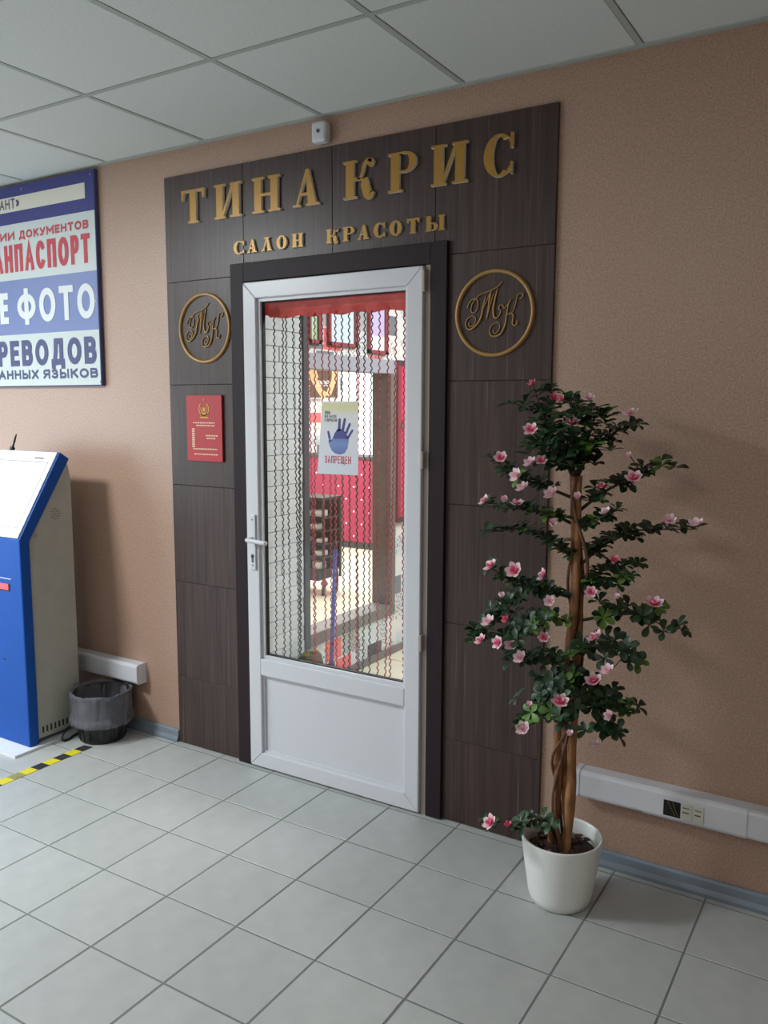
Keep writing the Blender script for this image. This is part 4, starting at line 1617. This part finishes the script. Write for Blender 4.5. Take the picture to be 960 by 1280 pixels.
rnd = random.Random(11)
CH = mat('bark_chip', (92, 66, 60), 0.8, rand=0.4)
chip_me = None
for i in range(70):
    a, r = rnd.uniform(0, 2*PI), .105*math.sqrt(rnd.random())
    if r < .03:
        continue
    if chip_me is None:
        bm = BM()
        box(bm, -.009, .009, -.005, .005, -.003, .003)
        bmesh.ops.recalc_face_normals(bm, faces=bm.faces)
        o = obj('bark_chip', bevel(bm, .002, 1), CH, soil)
        chip_me = o.data
    else:
        o = bpy.data.objects.new('bark_chip', chip_me)
        C.objects.link(o)
        o.parent = soil
    o.location = Vector((PX+r*math.cos(a), PY+r*math.sin(a), .176+rnd.uniform(-.002, .005)))
    o.rotation_euler = (rnd.uniform(-.5, .5), rnd.uniform(-.5, .5), rnd.uniform(0, 6))
    s_ = rnd.uniform(.7, 1.4)
    o.scale = (s_, s_, s_)
TR = [(0.880, 0.164), (0.883, 0.333), (0.884, 0.519), (0.897, 0.731), (0.906, 0.912), (0.908, 1.063), (0.900, 1.211), (0.889, 1.37)]
tz = [p[1] for p in TR]


def trunk_at(z):
    for (xa, za), (xb, zb) in zip(TR[:-1], TR[1:]):
        if za <= z <= zb:
            return xa+(xb-xa)*(z-za)/(zb-za)
    return TR[0][0] if z < TR[0][1] else TR[-1][0]


for ph, off, r0, r1, tw, nm, m in ((2.6, .0245, .0148, .010, 2.6, 'trunk', BARK), (5.6, .0235, .0165, .0105, 2.4, 'trunk', BARK), (0.6, .021, .010, .0075, 3.6, 'trunk', BARK),
                                   (2.4, .032, .0055, .004, 7.5, 'vine', VINE), (5.3, .034, .0062, .0045, -6.0, 'vine', VINE), (0.9, .029, .0048, .004, 10.0, 'vine', VINE)):
    pts = []
    for i in range(49):
        z_ = .163+(1.37-.163)*i/48
        a = ph+tw*(z_-.16)
        fl = 1.0+(.55 if z_ < .35 and nm == 'trunk' else 0)*(1-(z_-.163)/.19 if z_ < .35 else 0)
        o_ = off*(1+.3*math.sin(z_*9+ph*3))*fl*(1-.35*i/48)
        if nm == 'vine':
            o_ *= 1.0+.5*math.sin(z_*13+ph)
        pts.append(Vector((trunk_at(z_)+o_*math.cos(a), PY+o_*math.sin(a), z_)))
    bm = BM()
    tube(bm, pts, lambda t, a=r0, b_=r1, p=ph: (a+(b_-a)*t)*(1+.13*math.sin(t*31+p*5)), 10)
    obj(nm, bm, m, plant, smooth=True)

BRANCHES = [
    ('top', [(0.886, -0.26, 1.357), (0.836, -0.25, 1.452), (0.784, -0.24, 1.536), (0.745, -0.24, 1.629)]),
    ('top', [(0.888, -0.26, 1.357), (0.886, -0.28, 1.478), (0.881, -0.29, 1.602)]),
    ('top', [(0.888, -0.26, 1.357), (0.929, -0.27, 1.479), (0.957, -0.27, 1.578)]),
    ('top', [(0.888, -0.26, 1.381), (0.855, -0.3, 1.43), (0.804, -0.33, 1.483)]),
    ('thin', [(0.893, -0.26, 1.357), (0.945, -0.24, 1.466), (1.062, -0.22, 1.537)]),
    ('thin', [(0.883, -0.26, 1.303), (0.794, -0.3, 1.34), (0.728, -0.33, 1.366), (0.654, -0.34, 1.415)]),
    ('mid', [(0.902, -0.26, 1.26), (0.974, -0.24, 1.323), (1.051, -0.22, 1.367), (1.154, -0.2, 1.419)]),
    ('thin', [(0.888, -0.26, 1.222), (0.835, -0.3, 1.252), (0.756, -0.33, 1.27), (0.637, -0.35, 1.281)]),
    ('thin', [(0.908, -0.26, 1.211), (0.972, -0.3, 1.245), (1.037, -0.31, 1.284)]),
    ('thin', [(0.912, -0.26, 1.1), (0.864, -0.3, 1.151), (0.767, -0.32, 1.202), (0.633, -0.33, 1.185)]),
    ('mid', [(0.917, -0.26, 1.099), (0.968, -0.24, 1.152), (1.054, -0.21, 1.207), (1.236, -0.18, 1.225)]),
    ('thin', [(0.915, -0.26, 1.001), (0.842, -0.3, 1.017), (0.749, -0.33, 1.037), (0.65, -0.35, 1.078)]),
    ('thin', [(0.925, -0.26, 1.015), (0.971, -0.24, 1.079), (1.075, -0.22, 1.116)]),
    ('thin', [(0.925, -0.26, 1.01), (1.003, -0.26, 1.054), (1.085, -0.26, 1.087)]),
    ('mid', [(0.906, -0.26, 0.992), (0.8, -0.31, 1.014), (0.722, -0.35, 0.977), (0.663, -0.37, 0.896), (0.635, -0.38, 0.833)]),
    ('big', [(0.896, -0.26, 0.91), (0.852, -0.32, 0.937), (0.795, -0.37, 0.925), (0.736, -0.4, 0.869)]),
    ('big', [(0.928, -0.26, 0.927), (1.025, -0.24, 0.954), (1.106, -0.23, 0.958), (1.174, -0.23, 0.929)]),
    ('big', [(0.896, -0.26, 0.808), (0.961, -0.3, 0.859), (1.03, -0.31, 0.863), (1.088, -0.31, 0.833)]),
    ('mid', [(0.887, -0.26, 0.786), (0.856, -0.32, 0.812), (0.799, -0.36, 0.813), (0.749, -0.38, 0.835)]),
    ('big', [(0.893, -0.26, 0.761), (0.9, -0.34, 0.765), (0.891, -0.41, 0.743), (0.856, -0.43, 0.669)]),
    ('big', [(0.893, -0.26, 0.761), (0.913, -0.36, 0.762), (0.931, -0.42, 0.71), (0.956, -0.43, 0.64)]),
    ('mid', [(0.893, -0.26, 0.743), (0.874, -0.36, 0.71), (0.835, -0.4, 0.647), (0.802, -0.4, 0.607)]),
    ('mid', [(0.904, -0.26, 0.745), (0.98, -0.29, 0.734), (1.052, -0.3, 0.701), (1.091, -0.3, 0.679)]),
    ('mid', [(0.904, -0.26, 0.732), (0.977, -0.31, 0.695), (1.03, -0.33, 0.639), (1.059, -0.33, 0.613)]),
    ('low', [(0.875, -0.27, 0.199), (0.842, -0.31, 0.276), (0.782, -0.36, 0.268), (0.703, -0.38, 0.266)]),
]
FLOWERS = [(0.752, -0.265, 1.634), (0.817, -0.265, 1.592), (0.86, -0.314, 1.585), (0.783, -0.355, 1.502), (0.89, -0.308, 1.519), (0.934, -0.295, 1.592), (1.042, -0.248, 1.546), (0.693, -0.362, 1.416), (0.781, -0.342, 1.401), (0.744, -0.351, 1.364), (0.81, -0.334, 1.411), (1.047, -0.242, 1.427), (1.06, -0.245, 1.364), (0.974, -0.265, 1.333), (0.76, -0.342, 1.325), (0.651, -0.375, 1.284), (0.71, -0.364, 1.287), (0.747, -0.358, 1.279), (0.837, -0.308, 1.309), (0.911, -0.285, 1.302), (1.008, -0.329, 1.268), (1.16, -0.218, 1.245), (1.231, -0.205, 1.235), (0.843, -0.319, 1.221), (0.673, -0.372, 1.086), (0.745, -0.361, 1.077), (0.828, -0.334, 1.067), (1.018, -0.256, 1.118), (0.958, -0.285, 1.023), (1.035, -0.265, 1.009), (1.136, -0.255, 1.003), (0.711, -0.375, 0.993), (0.843, -0.314, 0.985), (0.68, -0.392, 0.914), (0.735, -0.384, 0.928), (0.659, -0.402, 0.857), (0.725, -0.425, 0.866), (0.759, -0.405, 0.858), (0.786, -0.394, 0.82), (0.846, -0.366, 0.885), (0.991, -0.328, 0.897), (1.034, -0.335, 0.806), (0.985, -0.311, 0.761), (0.926, -0.436, 0.724), (0.829, -0.414, 0.683), (0.812, -0.425, 0.613), (0.967, -0.455, 0.639), (1.049, -0.352, 0.68), (1.013, -0.355, 0.582), (0.705, -0.405, 0.28), (0.76, -0.394, 0.282)]
# ---- one leaf mesh, one petal whorl; copies share them


def leaf_verts():
    """obovate leaf along +x, 1 unit long, slightly folded and drooping"""
    rows = [(0.0, .02), (.25, .12), (.55, .26), (.8, .27), (.95, .14), (1.0, .02)]
    vs, fs = [], []
    for i, (x, w_) in enumerate(rows):
        zc = .10*math.sin(x*PI*.8)-.10*x*x
        vs += [(x, -w_, zc+w_*.28), (x, 0, zc), (x, w_, zc+w_*.28)]
    for i in range(len(rows)-1):
        a = i*3
        fs += [(a, a+3, a+4, a+1), (a+1, a+4, a+5, a+2)]
    return [Vector(v) for v in vs], fs


LV, LF = leaf_verts()
leaf_me = []
for m in LEAFS:
    me = bpy.data.meshes.new('leaf')
    me.from_pydata([tuple(v) for v in LV], [], LF)
    me.polygons.foreach_set('use_smooth', [True]*len(me.polygons))
    me.materials.append(m)
    leaf_me.append(me)
rnd = random.Random(21)
leaves = []                       # (matrix, material index)
samples = []


def frame(nrm, hint):
    z_ = nrm.normalized()
    x_ = (hint-z_*hint.dot(z_))
    if x_.length < 1e-4:
        x_ = z_.orthogonal()
    x_.normalize()
    return x_, z_.cross(x_), z_


def whorl(p, nrm, n, size, ci):
    a0 = rnd.uniform(0, 6.28)
    X, Y, Z = frame(nrm, Vector((rnd.uniform(-1, 1), rnd.uniform(-1, 1), rnd.uniform(-.3, .3))))
    for k_ in range(n):
        a = a0+2*PI*k_/n+rnd.uniform(-.25, .25)
        tilt = rnd.uniform(-.1, .55)
        d = (X*math.cos(a)+Y*math.sin(a))*math.cos(tilt)+Z*math.sin(tilt)
        side = Z.cross(d).normalized()
        up = d.cross(side)
        s_ = size*rnd.uniform(.75, 1.15)
        M = Matrix((d, side, up)).transposed().to_4x4()
        for r in range(3):
            for c_ in range(3):
                M[r][c_] *= s_
        M.translation = p
        if (p.y+s_*d.y) > -.008:      # keep clear of the wall
            continue
        leaves.append((M, ci))


for kind, pts in BRANCHES:
    P_ = cr(pts, 8)
    bm = BM()
    tube(bm, P_, lambda t: .0042*(1-t)+.0016, 6)
    obj('branch', bm, TWIG, plant, smooth=True)
    L = sum((b_-a).length for a, b_ in zip(P_[:-1], P_[1:]))
    dens, size, jit = {'top': (.0075, .042, .032), 'thin': (.0125, .033, .011), 'mid': (.0112, .036, .018), 'big': (.0125, .038, .033), 'low': (.022, .036, .018)}[kind]
    n = int(L/dens)
    for i in range(n):
        t = .18+.82*(i+rnd.random()*.6)/n
        q = t*(len(P_)-1)
        a = min(int(q), len(P_)-2)
        p = P_[a].lerp(P_[a+1], q-a)
        samples.append(p)
        dirv = (P_[a+1]-P_[a]).normalized()
        off = Vector((rnd.gauss(0, 1), rnd.gauss(0, 1), rnd.gauss(0, .32)))*jit
        up = Vector((rnd.uniform(-.35, .35), rnd.uniform(-.75, .15), 1.0)) if kind != 'big' else Vector((rnd.uniform(-.7, .4), rnd.uniform(-1.3, -.1), .8))
        ci = rnd.choices((0, 1, 2), (.5, .42, .08))[0]
        whorl(p+off, up+dirv*.35, rnd.choice((4, 5, 5)), size, ci)
leaves.sort(key=lambda l: (l[0].translation-CAMP).length)
base = wloc(plant)
for i, (M, ci) in enumerate(leaves[:300]):
    o = bpy.data.objects.new('leaf', leaf_me[ci])
    C.objects.link(o)
    o.parent = plant
    M2 = M.copy()
    M2.translation = M.translation-base
    o.matrix_local = M2
for ci in range(3):
    vs, fs = [], []
    for M, c_ in leaves[300:]:
        if c_ == ci:
            n0 = len(vs)
            vs += [tuple(M @ v) for v in LV]
            fs += [tuple(i+n0 for i in f) for f in LF]
    me = bpy.data.meshes.new('foliage')
    me.from_pydata(vs, [], fs)
    me.polygons.foreach_set('use_smooth', [True]*len(me.polygons))
    obj('foliage', me, LEAFS[ci], plant, kind='stuff')
FLOWERS = [(0.752, -0.265, 1.634), (0.817, -0.265, 1.592), (0.86, -0.314, 1.585), (0.783, -0.355, 1.502), (0.89, -0.308, 1.519), (0.934, -0.295, 1.592), (1.042, -0.248, 1.546), (0.693, -0.362, 1.416), (0.781, -0.342, 1.401), (0.744, -0.351, 1.364), (0.81, -0.334, 1.411), (1.047, -0.242, 1.427), (1.06, -0.245, 1.364), (0.974, -0.265, 1.333), (0.76, -0.342, 1.325), (0.651, -0.375, 1.284), (0.71, -0.364, 1.287), (0.747, -0.358, 1.279), (0.837, -0.308, 1.309), (0.911, -0.285, 1.302), (1.008, -0.329, 1.268), (1.16, -0.218, 1.245), (1.231, -0.205, 1.235), (0.843, -0.319, 1.221), (0.673, -0.372, 1.086), (0.745, -0.361, 1.077), (0.828, -0.334, 1.067), (1.018, -0.256, 1.118), (0.958, -0.285, 1.023), (1.035, -0.265, 1.009), (1.136, -0.255, 1.003), (0.711, -0.375, 0.993), (0.843, -0.314, 0.985), (0.68, -0.392, 0.914), (0.735, -0.384, 0.928), (0.659, -0.402, 0.857), (0.725, -0.425, 0.866), (0.759, -0.405, 0.858), (0.786, -0.394, 0.82), (0.846, -0.366, 0.885), (0.991, -0.328, 0.897), (1.034, -0.335, 0.806), (0.985, -0.311, 0.761), (0.926, -0.436, 0.724), (0.829, -0.414, 0.683), (0.812, -0.425, 0.613), (0.967, -0.455, 0.639), (1.049, -0.352, 0.68), (1.013, -0.355, 0.582), (0.705, -0.405, 0.28), (0.76, -0.394, 0.282)]


def flower_bm(n, r, cup, seed):
    rn = random.Random(seed)
    bm = BM()
    for lay, (cnt_, rr, cc) in enumerate(((n, r, cup), (max(3, n-2), r*.66, cup+.45))):
        for k_ in range(cnt_):
            a = 2*PI*k_/cnt_+lay*.5+rn.uniform(-.15, .15)
            el = cc+rn.uniform(-.15, .15)
            d = Vector((math.cos(a)*math.cos(el), math.sin(a)*math.cos(el), math.sin(el)))
            sd = Vector((-math.sin(a), math.cos(a), 0))
            up = sd.cross(d)*-1
            prev = None
            for x_, w_, lift in ((.05, .05, 0), (.35, .26, .02), (.65, .34, .0), (.88, .2, -.08), (1.0, .02, -.12)):
                c_ = d*x_*rr+up*lift*rr*-1
                row = [bm.verts.new(c_-sd*w_*rr), bm.verts.new(c_-up*.05*rr), bm.verts.new(c_+sd*w_*rr)]
                if prev:
                    bm.faces.new((prev[0], row[0], row[1], prev[1]))
                    bm.faces.new((prev[1], row[1], row[2], prev[2]))
                prev = row
    return bm


fl_me = []
for i, (n, r, cup, mi) in enumerate(((6, .027, .35, 0), (6, .025, .5, 1), (5, .021, .75, 2), (6, .026, .2, 0), (5, .020, .95, 1))):
    me = bpy.data.meshes.new('flower')
    b_ = flower_bm(n, r, cup, i)
    b_.to_mesh(me)
    b_.free()
    me.polygons.foreach_set('use_smooth', [True]*len(me.polygons))
    me.materials.append(PETALS[mi])
    fl_me.append(me)
rnd = random.Random(33)
for i, f_ in enumerate(FLOWERS+[(0.872, -0.352, 0.186)]):
    o = bpy.data.objects.new('flower', fl_me[rnd.choice((0, 0, 1, 1, 2, 3, 4))])
    C.objects.link(o)
    o.parent = plant
    p = Vector(f_)
    if i < len(FLOWERS):          # blossoms sit on the room side of the foliage
        p += Vector((.011, -.032, .008))
    o.location = p-base
    d = Vector((rnd.uniform(-.7, .5), rnd.uniform(-1.0, -.3), rnd.uniform(.35, 1.2)))
    o.rotation_euler = d.to_track_quat('Z', 'Y').to_euler()
    s_ = rnd.uniform(.78, 1.15)
    o.scale = (s_, s_, s_)
    if i < len(FLOWERS):          # short stalk back to the nearest twig
        q = min(samples, key=lambda s: (s-p).length)
        bm = BM()
        tube(bm, [q, q.lerp(p, .5)+Vector((0, 0, -.004)), p-d.normalized()*.002], .0016, 5)
        obj('stalk', bm, TWIG, plant)
